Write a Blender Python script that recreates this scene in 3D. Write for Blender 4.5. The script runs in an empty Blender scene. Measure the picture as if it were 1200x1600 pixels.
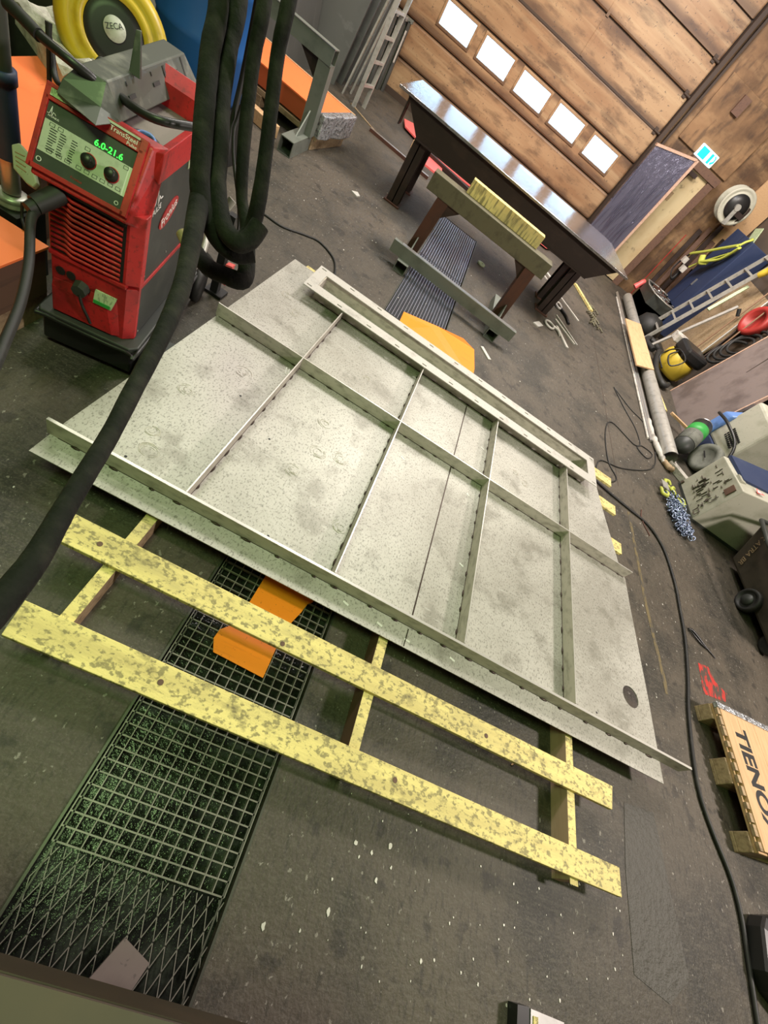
import bpy, math, random
from math import radians as RD, sin, cos, pi
from mathutils import Vector as V, Matrix as M4
from mathutils.geometry import tessellate_polygon
random.seed(7)
S = bpy.context.scene
COL = S.collection

# ------------------------------------------------------------------ camera, world, lights, exposure
cam_d = bpy.data.cameras.new('camera'); cam = bpy.data.objects.new('camera', cam_d); COL.objects.link(cam)
RX = V((0.83934329, 0.24088819, 0.48731481)); RY = V((0.49822600, -0.69945100, -0.51238574)); RZ = V((0.21742515, 0.67286044, -0.70709627))
cam.matrix_world = M4(((RX.x, -RY.x, -RZ.x, 0), (RX.y, -RY.y, -RZ.y, 0), (RX.z, -RY.z, -RZ.z, 1.8), (0, 0, 0, 1)))
cam_d.sensor_fit = 'HORIZONTAL'; cam_d.sensor_width = 36; cam_d.lens = 36 * 694.92 / 1200; cam_d.clip_start = .02
S.camera = cam

W = bpy.data.worlds.new('daylight'); S.world = W; W.use_nodes = True
W.node_tree.nodes['Background'].inputs[0].default_value = (.50, .74, 1, 1)
W.node_tree.nodes['Background'].inputs[1].default_value = 7
S.view_settings.view_transform = 'Standard'; S.view_settings.look = 'None'
S.view_settings.gamma = 1; S.view_settings.use_curve_mapping = False
S.view_settings.exposure = 0.36

def area(name, loc, target, size, power, color, sy=None):
    d = bpy.data.lights.new(name, 'AREA'); d.energy = power; d.color = color; d.size = size
    if sy: d.shape = 'RECTANGLE'; d.size_y = sy
    o = bpy.data.objects.new(name, d); COL.objects.link(o); o.location = loc
    o.rotation_euler = (V(target) - V(loc)).to_track_quat('-Z', 'Y').to_euler(); return o
area('ceiling_lamp_green', (-.9, -.2, 4.3), (-.2, 1.0, 0), 1.2, 72, (.62, 1, .38), 1.2)
area('ceiling_lamp_left', (-2.7, 2.9, 3.6), (0, 1.8, 0), .22, 16, (1, .98, .80), .35)
area('ceiling_lamp_right', (4.6, .95, 3.5), (2.3, 2.3, 0), .25, 160, (1, .88, .82), .5)
area('ceiling_lamp_middle', (1.0, 6.0, 4.8), (1.1, 5.6, 0), 1.2, 235, (1, .92, .88), 1.2)
area('ceiling_lamp_door', (-.2, 7.6, 4.7), (.8, 11, 2.4), 2.4, 150, (1, .80, .56), .6)
area('added_cool_light', (1.2, 8.2, 4.4), (2.8, 10.7, 1.4), .5, 60, (.62, .72, 1), .5)  # added unseen light, puts bluish glints on the black plastic sheet
area('ceiling_lamp_back_left', (-2.0, 5.2, 4.6), (-2.2, 5.8, 0), 1.4, 135, (1, .93, .86), 1.0)
area('ceiling_lamp_back_right', (3.2, 7.2, 4.4), (4.3, 7.6, 0.6), 1.6, 170, (1, .90, .80), 1.0)

# ------------------------------------------------------------------ materials
def mat(name, col, rough=.6, metal=0, layers=(), bump=None, bump_scale=(30, 30, 30), emit=None, spec=None, coat=0, uvobj=None):
    m = bpy.data.materials.new(name); m.use_nodes = True; nt = m.node_tree; N = nt.nodes; Lk = nt.links
    b = N['Principled BSDF']
    b.inputs['Roughness'].default_value = rough; b.inputs['Metallic'].default_value = metal
    if spec is not None: b.inputs['Specular IOR Level'].default_value = spec
    if coat: b.inputs['Coat Weight'].default_value = coat; b.inputs['Coat Roughness'].default_value = .1
    tc = N.new('ShaderNodeTexCoord')
    def tex(kind, sc, det=4):
        mp = N.new('ShaderNodeMapping'); mp.inputs['Scale'].default_value = sc
        Lk.new(tc.outputs['Object'], mp.inputs['Vector'])
        if kind == 'noise':
            t = N.new('ShaderNodeTexNoise'); t.inputs['Scale'].default_value = 1; t.inputs['Detail'].default_value = det
            t.inputs['Roughness'].default_value = .6; out = t.outputs['Fac']
        elif kind == 'voronoi':
            t = N.new('ShaderNodeTexVoronoi'); t.inputs['Scale'].default_value = 1; out = t.outputs['Distance']
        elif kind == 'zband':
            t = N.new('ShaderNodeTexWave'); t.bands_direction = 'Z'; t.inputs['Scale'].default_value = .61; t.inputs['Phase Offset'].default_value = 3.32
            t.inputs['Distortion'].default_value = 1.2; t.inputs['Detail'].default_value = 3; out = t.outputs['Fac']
        elif kind == 'rings':
            t = N.new('ShaderNodeTexWave'); t.wave_type = 'RINGS'; t.inputs['Scale'].default_value = 1; t.inputs['Distortion'].default_value = 4; out = t.outputs['Fac']
        else:
            t = N.new('ShaderNodeTexWave'); t.inputs['Scale'].default_value = 1; t.inputs['Distortion'].default_value = det; out = t.outputs['Fac']
        Lk.new(mp.outputs[0], t.inputs['Vector']); return out
    cur = None
    for (kind, sc, det, lo, hi, c2, fac) in layers:
        t = tex(kind, sc, det)
        mr = N.new('ShaderNodeMapRange'); mr.inputs['From Min'].default_value = lo; mr.inputs['From Max'].default_value = hi
        mr.inputs['To Max'].default_value = fac; mr.clamp = True
        Lk.new(t, mr.inputs['Value'])
        mx = N.new('ShaderNodeMixRGB'); Lk.new(mr.outputs[0], mx.inputs[0])
        if cur: Lk.new(cur, mx.inputs[1])
        else: mx.inputs[1].default_value = (*col, 1)
        mx.inputs[2].default_value = (*c2, 1); cur = mx.outputs[0]
    if cur: Lk.new(cur, b.inputs['Base Color'])
    else: b.inputs['Base Color'].default_value = (*col, 1)
    if bump:
        t = tex('noise', bump_scale, 4); bn = N.new('ShaderNodeBump'); bn.inputs['Strength'].default_value = bump
        bn.inputs['Distance'].default_value = .02
        Lk.new(t, bn.inputs['Height']); Lk.new(bn.outputs[0], b.inputs['Normal'])
    if emit:
        b.inputs['Emission Color'].default_value = (*emit[0], 1); b.inputs['Emission Strength'].default_value = emit[1]
    return m

MT = {}
MT['floor'] = mat('floor_concrete', (.060, .050, .037), .6, 0, [
    ('noise', (.8, .8, 1), 5, .40, .62, (.090, .074, .055), .9),
    ('noise', (1.9, 1.9, 1), 9, .48, .62, (.020, .020, .016), .75),
    ('noise', (16, 70, 1), 5, .50, .66, (.10, .088, .069), .5),
    ('noise', (60, 14, 1), 5, .52, .68, (.020, .019, .015), .55),
    ('noise', (120, 120, 1), 3, .50, .66, (.115, .10, .08), .5),
    ('noise', (7, 7, 1), 10, .58, .64, (.020, .018, .015), .6),
    ('noise', (46, 30, 1), 3, .66, .69, (.24, .22, .19), .8)], .22, (55, 55, 55), spec=.4)
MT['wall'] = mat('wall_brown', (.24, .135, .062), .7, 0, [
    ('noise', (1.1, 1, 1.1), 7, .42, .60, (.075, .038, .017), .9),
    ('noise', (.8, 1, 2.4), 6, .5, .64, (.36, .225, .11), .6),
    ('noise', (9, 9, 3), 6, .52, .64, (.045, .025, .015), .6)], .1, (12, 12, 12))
MT['door'] = mat('door_panel_tan', (.36, .235, .125), .55, 0, [
    ('noise', (.35, 1, 1.9), 4, .40, .60, (.22, .115, .052), .85),
    ('noise', (1.6, 1, 5), 7, .50, .64, (.085, .045, .022), .75),
    ('noise', (.3, 1, 7), 5, .52, .66, (.46, .34, .19), .5),
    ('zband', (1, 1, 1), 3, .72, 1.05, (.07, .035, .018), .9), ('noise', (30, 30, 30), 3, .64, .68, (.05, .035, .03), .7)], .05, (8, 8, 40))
MT['doorseam'] = mat('door_seam_dark', (.045, .028, .018), .7)
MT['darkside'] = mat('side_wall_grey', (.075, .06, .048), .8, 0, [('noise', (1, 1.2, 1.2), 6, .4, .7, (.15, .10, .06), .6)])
MT['ceil'] = mat('ceiling_grey', (.25, .22, .19), .8)
MT['steel'] = mat('plate_steel', (.47, .455, .41), .48, .2, [
    ('noise', (1.1, 1.1, 1), 6, .42, .62, (.33, .315, .275), .85),
    ('noise', (4, 4, 1), 9, .53, .64, (.20, .19, .155), .6),
    ('noise', (120, 70, 1), 3, .55, .62, (.15, .145, .12), .65),
    ('noise', (45, 38, 1), 5, .59, .66, (.15, .145, .12), .6),
    ('noise', (9, 70, 1), 5, .60, .66, (.52, .51, .47), .5)], .06, (40, 40, 40))
MT['rib'] = mat('rib_steel', (.50, .46, .40), .55, .1, [('noise', (14, 14, 30), 6, .48, .68, (.24, .22, .18), .7)])
MT['ribtop'] = mat('rib_cut_edge', (.62, .60, .56), .35, .5)
MT['weld'] = mat('weld_bead', (.045, .03, .022), .4, .6)
MT['frame'] = mat('frame_steel', (.50, .48, .44), .5, .15, [
    ('noise', (9, 9, 3), 6, .55, .75, (.22, .21, .18), .6), ('noise', (80, 80, 9), 3, .62, .68, (.14, .13, .11), .6)])
MT['yellow'] = mat('yellow_board', (.80, .66, .25), .65, 0, [
    ('noise', (1.2, 18, 2), 6, .42, .66, (.55, .44, .17), .8),
    ('noise', (3, 8, 4), 9, .50, .68, (.40, .33, .15), .6),
    ('noise', (45, 60, 5), 6, .52, .60, (.20, .17, .075), .8),
    ('noise', (14, 22, 5), 9, .56, .68, (.12, .10, .05), .6)], .15, (60, 160, 40))
MT['pinewood'] = mat('pine_wood', (.56, .36, .19), .7, 0, [('noise', (60, 5, 60), 4, .45, .7, (.42, .25, .12), .7), ('noise', (9, 9, 9), 5, .62, .75, (.20, .12, .06), .6)], .1)
MT['pinkwood'] = mat('pink_wood', (.50, .33, .24), .75, 0, [('noise', (30, 3, 30), 4, .5, .7, (.36, .22, .15), .7)])
MT['brownwood'] = mat('brown_wood', (.13, .07, .045), .7, 0, [('noise', (30, 3, 30), 4, .5, .7, (.07, .04, .03), .7)])
MT['oldwood'] = mat('old_wood', (.36, .26, .15), .75, 0, [('noise', (6, 40, 40), 5, .45, .7, (.17, .11, .06), .8), ('noise', (14, 14, 14), 5, .6, .75, (.07, .05, .03), .6)], .2)
MT['grate'] = mat('galvanised_grate', (.22, .205, .18), .45, .3, [('noise', (20, 20, 20), 5, .5, .7, (.12, .12, .10), .7)])
MT['grate2'] = mat('bluish_grate', (.34, .34, .40), .35, .7)
MT['wet'] = mat('wet_black_muck', (.010, .011, .010), .14, 0, [('noise', (9, 9, 1), 5, .46, .6, (.035, .042, .032), .8)], .35, (30, 30, 30), spec=.35)
MT['muck'] = mat('dull_muck', (.05, .052, .042), .35, 0, [('noise', (5, 5, 1), 5, .5, .75, (.02, .018, .014), .8)], .5, (50, 50, 50))
MT['rimsteel'] = mat('trench_rim', (.09, .09, .075), .45, .6)
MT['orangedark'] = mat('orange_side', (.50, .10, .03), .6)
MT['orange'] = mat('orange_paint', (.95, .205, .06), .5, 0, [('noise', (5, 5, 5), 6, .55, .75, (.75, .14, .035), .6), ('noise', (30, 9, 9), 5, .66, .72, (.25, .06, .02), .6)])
MT['orangep'] = mat('orange_sheet', (.90, .26, .01), .45, 0, [('noise', (5, 40, 5), 6, .55, .75, (.62, .17, .01), .6), ('noise', (70, 70, 70), 3, .66, .70, (.25, .07, .01), .6)])
MT['red'] = mat('welder_red', (.46, .016, .018), .42, 0, [('noise', (6, 6, 6), 7, .46, .62, (.25, .010, .012), .75), ('noise', (60, 60, 60), 4, .56, .64, (.16, .012, .012), .6)])
MT['redsheet'] = mat('red_sheet', (.80, .14, .13), .45)
MT['darkgrey'] = mat('charcoal_panel', (.030, .034, .030), .5, 0, [('noise', (8, 8, 8), 6, .5, .75, (.075, .078, .066), .6)])
MT['black'] = mat('black_plastic', (.012, .012, .012), .4)
MT['rubber'] = mat('black_rubber', (.012, .012, .011), .6, 0, [('noise', (12, 12, 12), 5, .5, .75, (.04, .038, .032), .7)])
MT['sleeve'] = mat('dirty_hose_sleeve', (.008, .008, .007), .9, 0, [('noise', (14, 14, 14), 6, .45, .68, (.028, .026, .021), .8)], .35, (22, 22, 22), spec=.25)
MT['panelgrey'] = mat('control_foil_grey', (.48, .50, .42), .5, 0, [('noise', (40, 40, 40), 3, .5, .7, (.30, .31, .26), .5)])
MT['sticker'] = mat('green_sticker', (.42, .50, .30), .5, 0, [('noise', (120, 120, 30), 3, .52, .6, (.12, .16, .09), .6)])
MT['ink'] = mat('black_ink', (.015, .015, .015), .6)
MT['white'] = mat('white_print', (.75, .74, .70), .5)
MT['led'] = mat('green_led', (.0, .1, .0), .4, emit=((.03, 1, .05), 3.0))
MT['bracket'] = mat('grey_bracket', (.075, .082, .070), .45, .3, [('noise', (7, 7, 7), 6, .54, .66, (.22, .22, .19), .7)])
MT['silver'] = mat('bare_steel', (.55, .54, .52), .3, .8, [('noise', (9, 9, 9), 5, .5, .75, (.35, .34, .32), .6)])
MT['tabletop'] = mat('table_steel', (.55, .56, .60), .2, .95, [('noise', (2, 5, 5), 7, .45, .7, (.34, .32, .30), .7), ('noise', (30, 30, 30), 4, .62, .7, (.18, .17, .16), .5)], .10, (16, 40, 20))
MT['darksteel'] = mat('dark_brown_steel', (.040, .026, .022), .5, .4, [('noise', (4, 4, 9), 5, .5, .7, (.07, .042, .034), .6)])
MT['rust'] = mat('rusty_steel', (.09, .035, .022), .6, .2, [('noise', (9, 9, 4), 6, .5, .7, (.05, .025, .02), .7)])
MT['greenbeam'] = mat('dirty_green_beam', (.115, .105, .062), .6, .1, [('noise', (12, 12, 9), 6, .5, .7, (.05, .043, .028), .7), ('noise', (14, 14, 14), 4, .68, .71, (.42, .38, .28), .7)])
MT['greenbeam2'] = mat('olive_brown_steel', (.060, .048, .034), .6, .1, [('noise', (5, 5, 5), 6, .5, .64, (.03, .025, .018), .7)])
MT['greybeam'] = mat('galvanised_beam', (.185, .20, .17), .5, .35, [('noise', (6, 6, 6), 5, .5, .7, (.10, .11, .09), .6)])
MT['alu'] = mat('ladder_aluminium', (.46, .45, .41), .4, .5, [('noise', (14, 14, 14), 5, .5, .72, (.24, .23, .20), .7)])
MT['greyplate'] = mat('grey_plates', (.085, .087, .080), .5, .35, [('noise', (2, 2, 2), 7, .5, .7, (.06, .062, .055), .7), ('noise', (1.2, 9, .6), 5, .6, .75, (.28, .28, .27), .5)])
MT['blue'] = mat('barrel_blue', (.015, .10, .34), .4)
MT['navy'] = mat('navy_paint', (.018, .032, .085), .55, 0, [('noise', (6, 6, 6), 6, .5, .72, (.035, .05, .10), .6)])
MT['skyblue'] = mat('light_blue_paint', (.11, .22, .50), .4)
MT['cream'] = mat('machine_cream', (.42, .41, .33), .55, 0, [('noise', (4, 4, 4), 6, .5, .72, (.24, .24, .17), .7), ('noise', (60, 60, 60), 3, .64, .7, (.10, .10, .08), .6)])
MT['reelyellow'] = mat('reel_yellow', (.50, .36, .012), .4, 0, [('noise', (6, 6, 6), 5, .55, .72, (.25, .16, .01), .7)])
MT['plastic'] = mat('black_plastic_sheet', (.16, .16, .23), .22, .6, (), .9, (18, 6, 4.0), spec=1.0)
MT['creamdoor'] = mat('cream_door', (.52, .42, .24), .5, 0, [('noise', (1.4, 1.4, 1), 5, .45, .7, (.34, .20, .09), .8), ('noise', (9, 9, 9), 6, .6, .75, (.07, .06, .03), .8)])
MT['wrap'] = mat('silver_foil_wrap', (.55, .56, .58), .22, .6, [('noise', (30, 30, 30), 4, .5, .6, (.12, .12, .13), .8)], 1.0, (30, 30, 30))
MT['whitesheet'] = mat('dirty_white_sheet', (.52, .49, .44), .6, 0, [('noise', (9, 9, 9), 6, .5, .65, (.20, .18, .15), .8)], .8, (9, 9, 9))
MT['green'] = mat('label_green', (.03, .30, .05), .5)
MT['hiviz'] = mat('high_visibility_yellow', (.42, .46, .07), .6)
MT['tyre'] = mat('grey_tyre', (.14, .145, .12), .75, 0, [('noise', (20, 20, 20), 4, .5, .7, (.07, .07, .06), .7)])
MT['chain'] = mat('blue_steel_chain', (.26, .31, .42), .3, .8)
MT['mauve'] = mat('mauve_brown_sheet', (.175, .140, .128), .55, 0, [('noise', (3, 3, 3), 8, .45, .62, (.095, .072, .066), .85), ('noise', (40, 40, 40), 3, .66, .70, (.06, .05, .05), .5)])
MT['vacyellow'] = mat('vacuum_yellow', (.50, .36, .03), .5)
MT['polered'] = mat('pole_red', (.30, .02, .015), .5)
MT['copper'] = mat('brown_tube', (.22, .13, .075), .5, .2)
MT['exit'] = mat('exit_sign_teal', (.0, .35, .33), .4, emit=((.0, .55, .55), .9))
MT['exitw'] = mat('exit_sign_white', (.8, .9, .9), .4, emit=((.75, 1, 1), 1.2))
MT['redpaint'] = mat('red_floor_paint', (.42, .03, .022), .6, 0, [('noise', (22, 9, 5), 7, .46, .54, (.060, .050, .038), .97)])
MT['yellowline'] = mat('worn_yellow_line', (.13, .10, .045), .7, 0, [('noise', (20, 9, 5), 6, .46, .56, (.060, .053, .042), .95)])
MT['patch'] = mat('floor_repair_patch', (.062, .057, .046), .6, 0, [('noise', (12, 9, 5), 6, .46, .66, (.055, .05, .04), .9)], .5, (30, 30, 30))
MT['debris'] = mat('white_debris', (.55, .53, .48), .5, .2)
gl = bpy.data.materials.new('window_glass'); gl.use_nodes = True
_n = gl.node_tree.nodes; _l = gl.node_tree.links; _n.clear()
_o = _n.new('ShaderNodeOutputMaterial'); _m = _n.new('ShaderNodeMixShader'); _t = _n.new('ShaderNodeBsdfTransparent'); _g = _n.new('ShaderNodeBsdfGlossy')
_t.inputs[0].default_value = (.9, .94, .95, 1); _g.inputs['Roughness'].default_value = .1; _m.inputs[0].default_value = .06
_l.new(_t.outputs[0], _m.inputs[1]); _l.new(_g.outputs[0], _m.inputs[2]); _l.new(_m.outputs[0], _o.inputs[0]); MT['glass'] = gl

# ------------------------------------------------------------------ mesh helpers
class MB:
    def __init__(s): s.v = []; s.f = []; s.sm = []
    def add(s, vs, fs, smooth=False):
        o = len(s.v); s.v += [V(p) for p in vs]; s.f += [tuple(i + o for i in f) for f in fs]; s.sm += [smooth] * len(fs); return s
    def box(s, a, b):
        x0, y0, z0 = a; x1, y1, z1 = b
        return s.add([(x0, y0, z0), (x1, y0, z0), (x1, y1, z0), (x0, y1, z0), (x0, y0, z1), (x1, y0, z1), (x1, y1, z1), (x0, y1, z1)],
                     [(3, 2, 1, 0), (4, 5, 6, 7), (0, 1, 5, 4), (1, 2, 6, 5), (2, 3, 7, 6), (3, 0, 4, 7)])
    def hexa(s, b, t):       # 4 bottom points, 4 top points
        return s.add(list(b) + list(t), [(3, 2, 1, 0), (4, 5, 6, 7), (0, 1, 5, 4), (1, 2, 6, 5), (2, 3, 7, 6), (3, 0, 4, 7)])
    def bar(s, p, q, w, h, up=(0, 0, 1)):
        p = V(p); q = V(q); d = (q - p).normalized(); r = d.cross(V(up)).normalized(); u = r.cross(d)
        r *= w / 2; u *= h / 2
        return s.add([p - r - u, p + r - u, p + r + u, p - r + u, q - r - u, q + r - u, q + r + u, q - r + u],
                     [(0, 1, 2, 3), (7, 6, 5, 4), (0, 4, 5, 1), (1, 5, 6, 2), (2, 6, 7, 3), (3, 7, 4, 0)])
    def hollow(s, p, q, w, h, t, up=(0, 0, 1)):   # square tube with an open end
        p = V(p); q = V(q); d = (q - p).normalized(); r = d.cross(V(up)).normalized(); u = r.cross(d)
        for k in (-1, 1):
            s.bar(p + r * k * (w - t) / 2, q + r * k * (w - t) / 2, t, h, up)
            s.bar(p + u * k * (h - t) / 2, q + u * k * (h - t) / 2, w - 2 * t, t, up)
        return s
    def poly(s, out, holes=(), z0=0, z1=.01, xf=None):
        loops = [out] + list(holes); flat = [p for l in loops for p in l]
        tri = tessellate_polygon([[V((p[0], p[1], 0)) for p in l] for l in loops])
        n = len(flat); vs = [V((p[0], p[1], z0)) for p in flat] + [V((p[0], p[1], z1)) for p in flat]
        if xf: vs = [xf @ v for v in vs]
        fs = []
        for a, b, c in tri:
            A, B, Cc = V(flat[a]), V(flat[b]), V(flat[c])
            if (B - A).cross(Cc - A) < 0: a, c = c, a
            fs += [(a + n, b + n, c + n), (c, b, a)]
        o = 0
        for i, l in enumerate(loops):
            m = len(l); ar = sum(l[k][0] * l[(k + 1) % m][1] - l[(k + 1) % m][0] * l[k][1] for k in range(m))
            for k in range(m):
                a, b = o + k, o + (k + 1) % m
                f = (a, b, b + n, a + n)
                if (ar < 0) != (i > 0): f = f[::-1]
                fs.append(f)
            o += m
        return s.add(vs, fs)
    def cyl(s, p, q, r0, r1=None, n=24, caps=True, smooth=True):
        p = V(p); q = V(q); r1 = r0 if r1 is None else r1; d = (q - p).normalized()
        a = d.orthogonal().normalized(); b = d.cross(a)
        vs = []
        for c, r in ((p, r0), (q, r1)):
            vs += [c + (a * cos(2 * pi * k / n) + b * sin(2 * pi * k / n)) * r for k in range(n)]
        s.add(vs, [(k, (k + 1) % n, (k + 1) % n + n, k + n) for k in range(n)], smooth)
        if caps: s.add(vs, [tuple(range(n))[::-1], tuple(range(n, 2 * n))])
        return s
    def lathe(s, p, d, prof, n=36):   # prof: (radius, height along d)
        p = V(p); d = V(d).normalized(); a = d.orthogonal().normalized(); b = d.cross(a); vs = []
        for r, h in prof: vs += [p + d * h + (a * cos(2 * pi * k / n) + b * sin(2 * pi * k / n)) * r for k in range(n)]
        fs = [(i * n + k, i * n + (k + 1) % n, (i + 1) * n + (k + 1) % n, (i + 1) * n + k) for i in range(len(prof) - 1) for k in range(n)]
        return s.add(vs, fs, True)
    def tube(s, pts, r, n=10, sub=6, closed=False, wob=0, flat=1.0):
        P = [V(p) for p in pts]; m = len(P); R = r if isinstance(r, (list, tuple)) else [r] * m
        out = []; rr = []
        segs = m if closed else m - 1
        for i in range(segs):
            if closed: a, b, c, d = P[i - 1], P[i], P[(i + 1) % m], P[(i + 2) % m]
            else: a, b, c, d = P[max(i - 1, 0)], P[i], P[i + 1], P[min(i + 2, m - 1)]
            for k in range(sub):
                t = k / sub
                out.append(.5 * ((2 * b) + (c - a) * t + (2 * a - 5 * b + 4 * c - d) * t * t + (3 * b - a - 3 * c + d) * t ** 3))
                rr.append(R[i] * (1 - t) + R[(i + 1) % m] * t)
        if not closed: out.append(P[-1]); rr.append(R[-1])
        K = len(out); T = [((out[(i + 1) % K] if closed or i < K - 1 else out[i]) - (out[i - 1] if closed or i else out[i])).normalized() for i in range(K)]
        nrm = T[0].orthogonal().normalized(); vs = []
        for i in range(K):
            nrm = (nrm - T[i] * nrm.dot(T[i])).normalized(); bn = T[i].cross(nrm)
            q = rr[i] * (1 + wob * random.uniform(-1, 1))
            vs += [out[i] + (nrm * cos(2 * pi * k / n) + bn * sin(2 * pi * k / n) * flat) * q for k in range(n)]
        rows = K if closed else K - 1
        s.add(vs, [(i * n + k, i * n + (k + 1) % n, ((i + 1) % K) * n + (k + 1) % n, ((i + 1) % K) * n + k) for i in range(rows) for k in range(n)], True)
        if not closed: s.add(vs, [tuple(range(n))[::-1], tuple(range((K - 1) * n, K * n))])
        return s

MW = {}
def _new(name, mesh, parent=None):
    o = bpy.data.objects.new(name, mesh); COL.objects.link(o)
    if parent: o.parent = parent
    return o
def tag(o, label, cat, group=None):
    o['label'] = label; o['category'] = cat
    if group: o['group'] = group
    return o
def thing(name, label, cat, loc=(0, 0, 0), rz=0, group=None, mw=None):
    o = _new(name, None); o.empty_display_size = .1
    m = mw if mw is not None else M4.Translation(V(loc)) @ M4.Rotation(RD(rz), 4, 'Z')
    o.matrix_world = m; MW[o.name] = m.copy(); tag(o, label, cat, group); return o
def build(name, mb, mt, parent=None, world=True, bev=0, label=None):
    me = bpy.data.meshes.new(name); vs = mb.v; o = _new(name, me, parent)
    if parent:
        m = MW[parent.name]; MW[o.name] = m
        if world: mi = m.inverted(); vs = [mi @ v for v in vs]
    else:
        lo = [min(v[i] for v in vs) for i in range(3)]; hi = [max(v[i] for v in vs) for i in range(3)]
        og = V(((lo[0] + hi[0]) / 2, (lo[1] + hi[1]) / 2, lo[2])); o.location = og
        MW[o.name] = M4.Translation(og); vs = [v - og for v in vs]
    me.from_pydata([tuple(v) for v in vs], [], mb.f); me.materials.append(MT[mt])
    me.polygons.foreach_set('use_smooth', mb.sm); me.update()
    if bev:
        b = o.modifiers.new('bevel', 'BEVEL'); b.width = bev; b.segments = 2; b.limit_method = 'ANGLE'; b.angle_limit = RD(50)
    if label: o['label'] = label
    return o
def solo(name, mb, mt, label, cat, group=None, bev=0):
    return tag(build(name, mb, mt, None, True, bev), label, cat, group)
def struct(name, mb, mt, parent=None, bev=0):
    o = build(name, mb, mt, parent, True, bev)
    if not parent: o['kind'] = 'structure'
    return o
def lettering(name, txt, size, org, xd, yd, mt, parent, local=False, ext=.0006, align='CENTER', sx=1, off=0):
    c = bpy.data.curves.new(name, 'FONT'); c.body = txt; c.size = size; c.extrude = ext; c.align_x = align; c.offset = off; c.align_y = 'CENTER'
    t = bpy.data.objects.new(name, c); COL.objects.link(t); bpy.context.view_layer.update()
    me = bpy.data.meshes.new_from_object(t.evaluated_get(bpy.context.evaluated_depsgraph_get())); bpy.data.objects.remove(t); bpy.data.curves.remove(c)
    x = V(xd).normalized(); y = V(yd); y = (y - x * y.dot(x)).normalized(); z = x.cross(y); mb = MB()
    mb.add([V(org) + x * v.co.x * sx + y * v.co.y + z * v.co.z for v in me.vertices], [tuple(p.vertices) for p in me.polygons])
    bpy.data.meshes.remove(me)
    return build(name, mb, mt, parent, not local)
def ring(cx, cy, r, n=28, ry=None): return [(cx + r * cos(2 * pi * k / n), cy + (ry or r) * sin(2 * pi * k / n)) for k in range(n)]
def rect(x0, y0, x1, y1): return [(x0, y0), (x1, y0), (x1, y1), (x0, y1)]

# ------------------------------------------------------------------ the setting
mb = MB()   # the floor is cut open over the drain trench
mb.poly([(-3.2, -1.2), (5.0, -1.2), (5.0, 11), (-3.2, 11)], [rect(-.06, -.42, .485, 1.45), rect(-.03, 3.75, .55, 7.03)], -.12, 0)
struct('floor', mb, 'floor')
mb = MB().box((-.06, -.42, -.09), (.485, 1.45, -.03)); mb.box((-.03, 3.75, -.09), (.55, 7.03, -.035))
struct('trim_1', mb, 'wet')
mb = MB()
for x in (-.064, .489): mb.bar((x, -.42, .001), (x, 1.45, .001), .008, .006); mb.bar((x * 1.0 + (.022 if x < 0 else -.022), -.42, -.004), (x + (.022 if x < 0 else -.022), 1.45, -.004), .005, .006)
for x in (-.034, .554): mb.bar((x, 3.75, .001), (x, 7.03, .001), .01, .005)
struct('trim_2', mb, 'rimsteel')
struct('trim_3', MB().poly([(2.765, 3.3), (2.80, 3.3), (2.80, 2.3), (2.86, 1.6), (2.82, 1.6), (2.77, 2.3)], (), .0005, .0015), 'yellowline')
struct('trim_4', MB().poly([(2.30, .80), (2.52, .82), (2.60, .2), (2.45, .10), (2.25, .15), (2.26, .5)], (), .0005, .002), 'patch')
struct('trim_5', MB().poly([(3.28, 2.03), (3.40, 2.05), (3.44, 1.95), (3.56, 1.90), (3.50, 1.82), (3.25, 1.78), (3.27, 1.9)], (), .0005, .002), 'redpaint')

struct('trim_8', MB().bar((2.70, 3.6, .0006), (2.72, 9.0, .0006), .006, .001), 'doorseam')
XZ = lambda y: M4(((1, 0, 0, 0), (0, 0, -1, y), (0, 1, 0, 0), (0, 0, 0, 1)))     # poly drawn in x,z; thickness towards -y
struct('wall_back', MB().poly([(-3.2, 0), (-2.55, 0), (-2.55, 4.3), (2.45, 4.3), (2.45, 0), (5.0, 0), (5.0, 5), (-3.2, 5)], (), -.12, -.0, XZ(11)), 'wall')
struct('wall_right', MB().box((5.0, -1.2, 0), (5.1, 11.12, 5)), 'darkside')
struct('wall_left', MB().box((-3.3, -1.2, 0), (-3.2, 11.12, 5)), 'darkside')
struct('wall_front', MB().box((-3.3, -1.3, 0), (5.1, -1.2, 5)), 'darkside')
struct('ceiling', MB().box((-3.3, -1.3, 5), (5.1, 11.12, 5.1)), 'ceil')

# overhead door with five small windows
door = _new('door_1', None); door['kind'] = 'structure'; door.location = (0, 11, 0); MW['door_1'] = M4.Translation((0, 11, 0))
WX = [(-1.70, -1.10), (-.91, -.30), (-.10, .51), (.71, 1.30), (1.52, 2.11)]
secs = [(0.0, .50), (.50, .99), (.99, 1.53), (1.53, 2.03), (2.03, 2.57), (2.57, 3.04), (3.04, 3.55), (3.55, 4.3)]
for i, (a, b) in enumerate(secs):
    mb = MB(); holes = [rect(x0, 1.165, x1, 1.485) for x0, x1 in WX] if i == 2 else []
    mb.poly(rect(-2.5, a + .007, 2.42, b - .007), holes, 0, .06, XZ(10.99 + .02))
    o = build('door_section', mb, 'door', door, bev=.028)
build('backing', MB().poly(rect(-2.55, 0, 2.46, 4.35), [rect(x0 + .004, 1.169, x1 - .004, 1.481) for x0, x1 in WX], 0, .01, XZ(11.0)), 'doorseam', door)
build('seam', MB().box((-2.5, 10.945, 2.015), (2.42, 10.975, 2.045)), 'doorseam', door)
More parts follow.
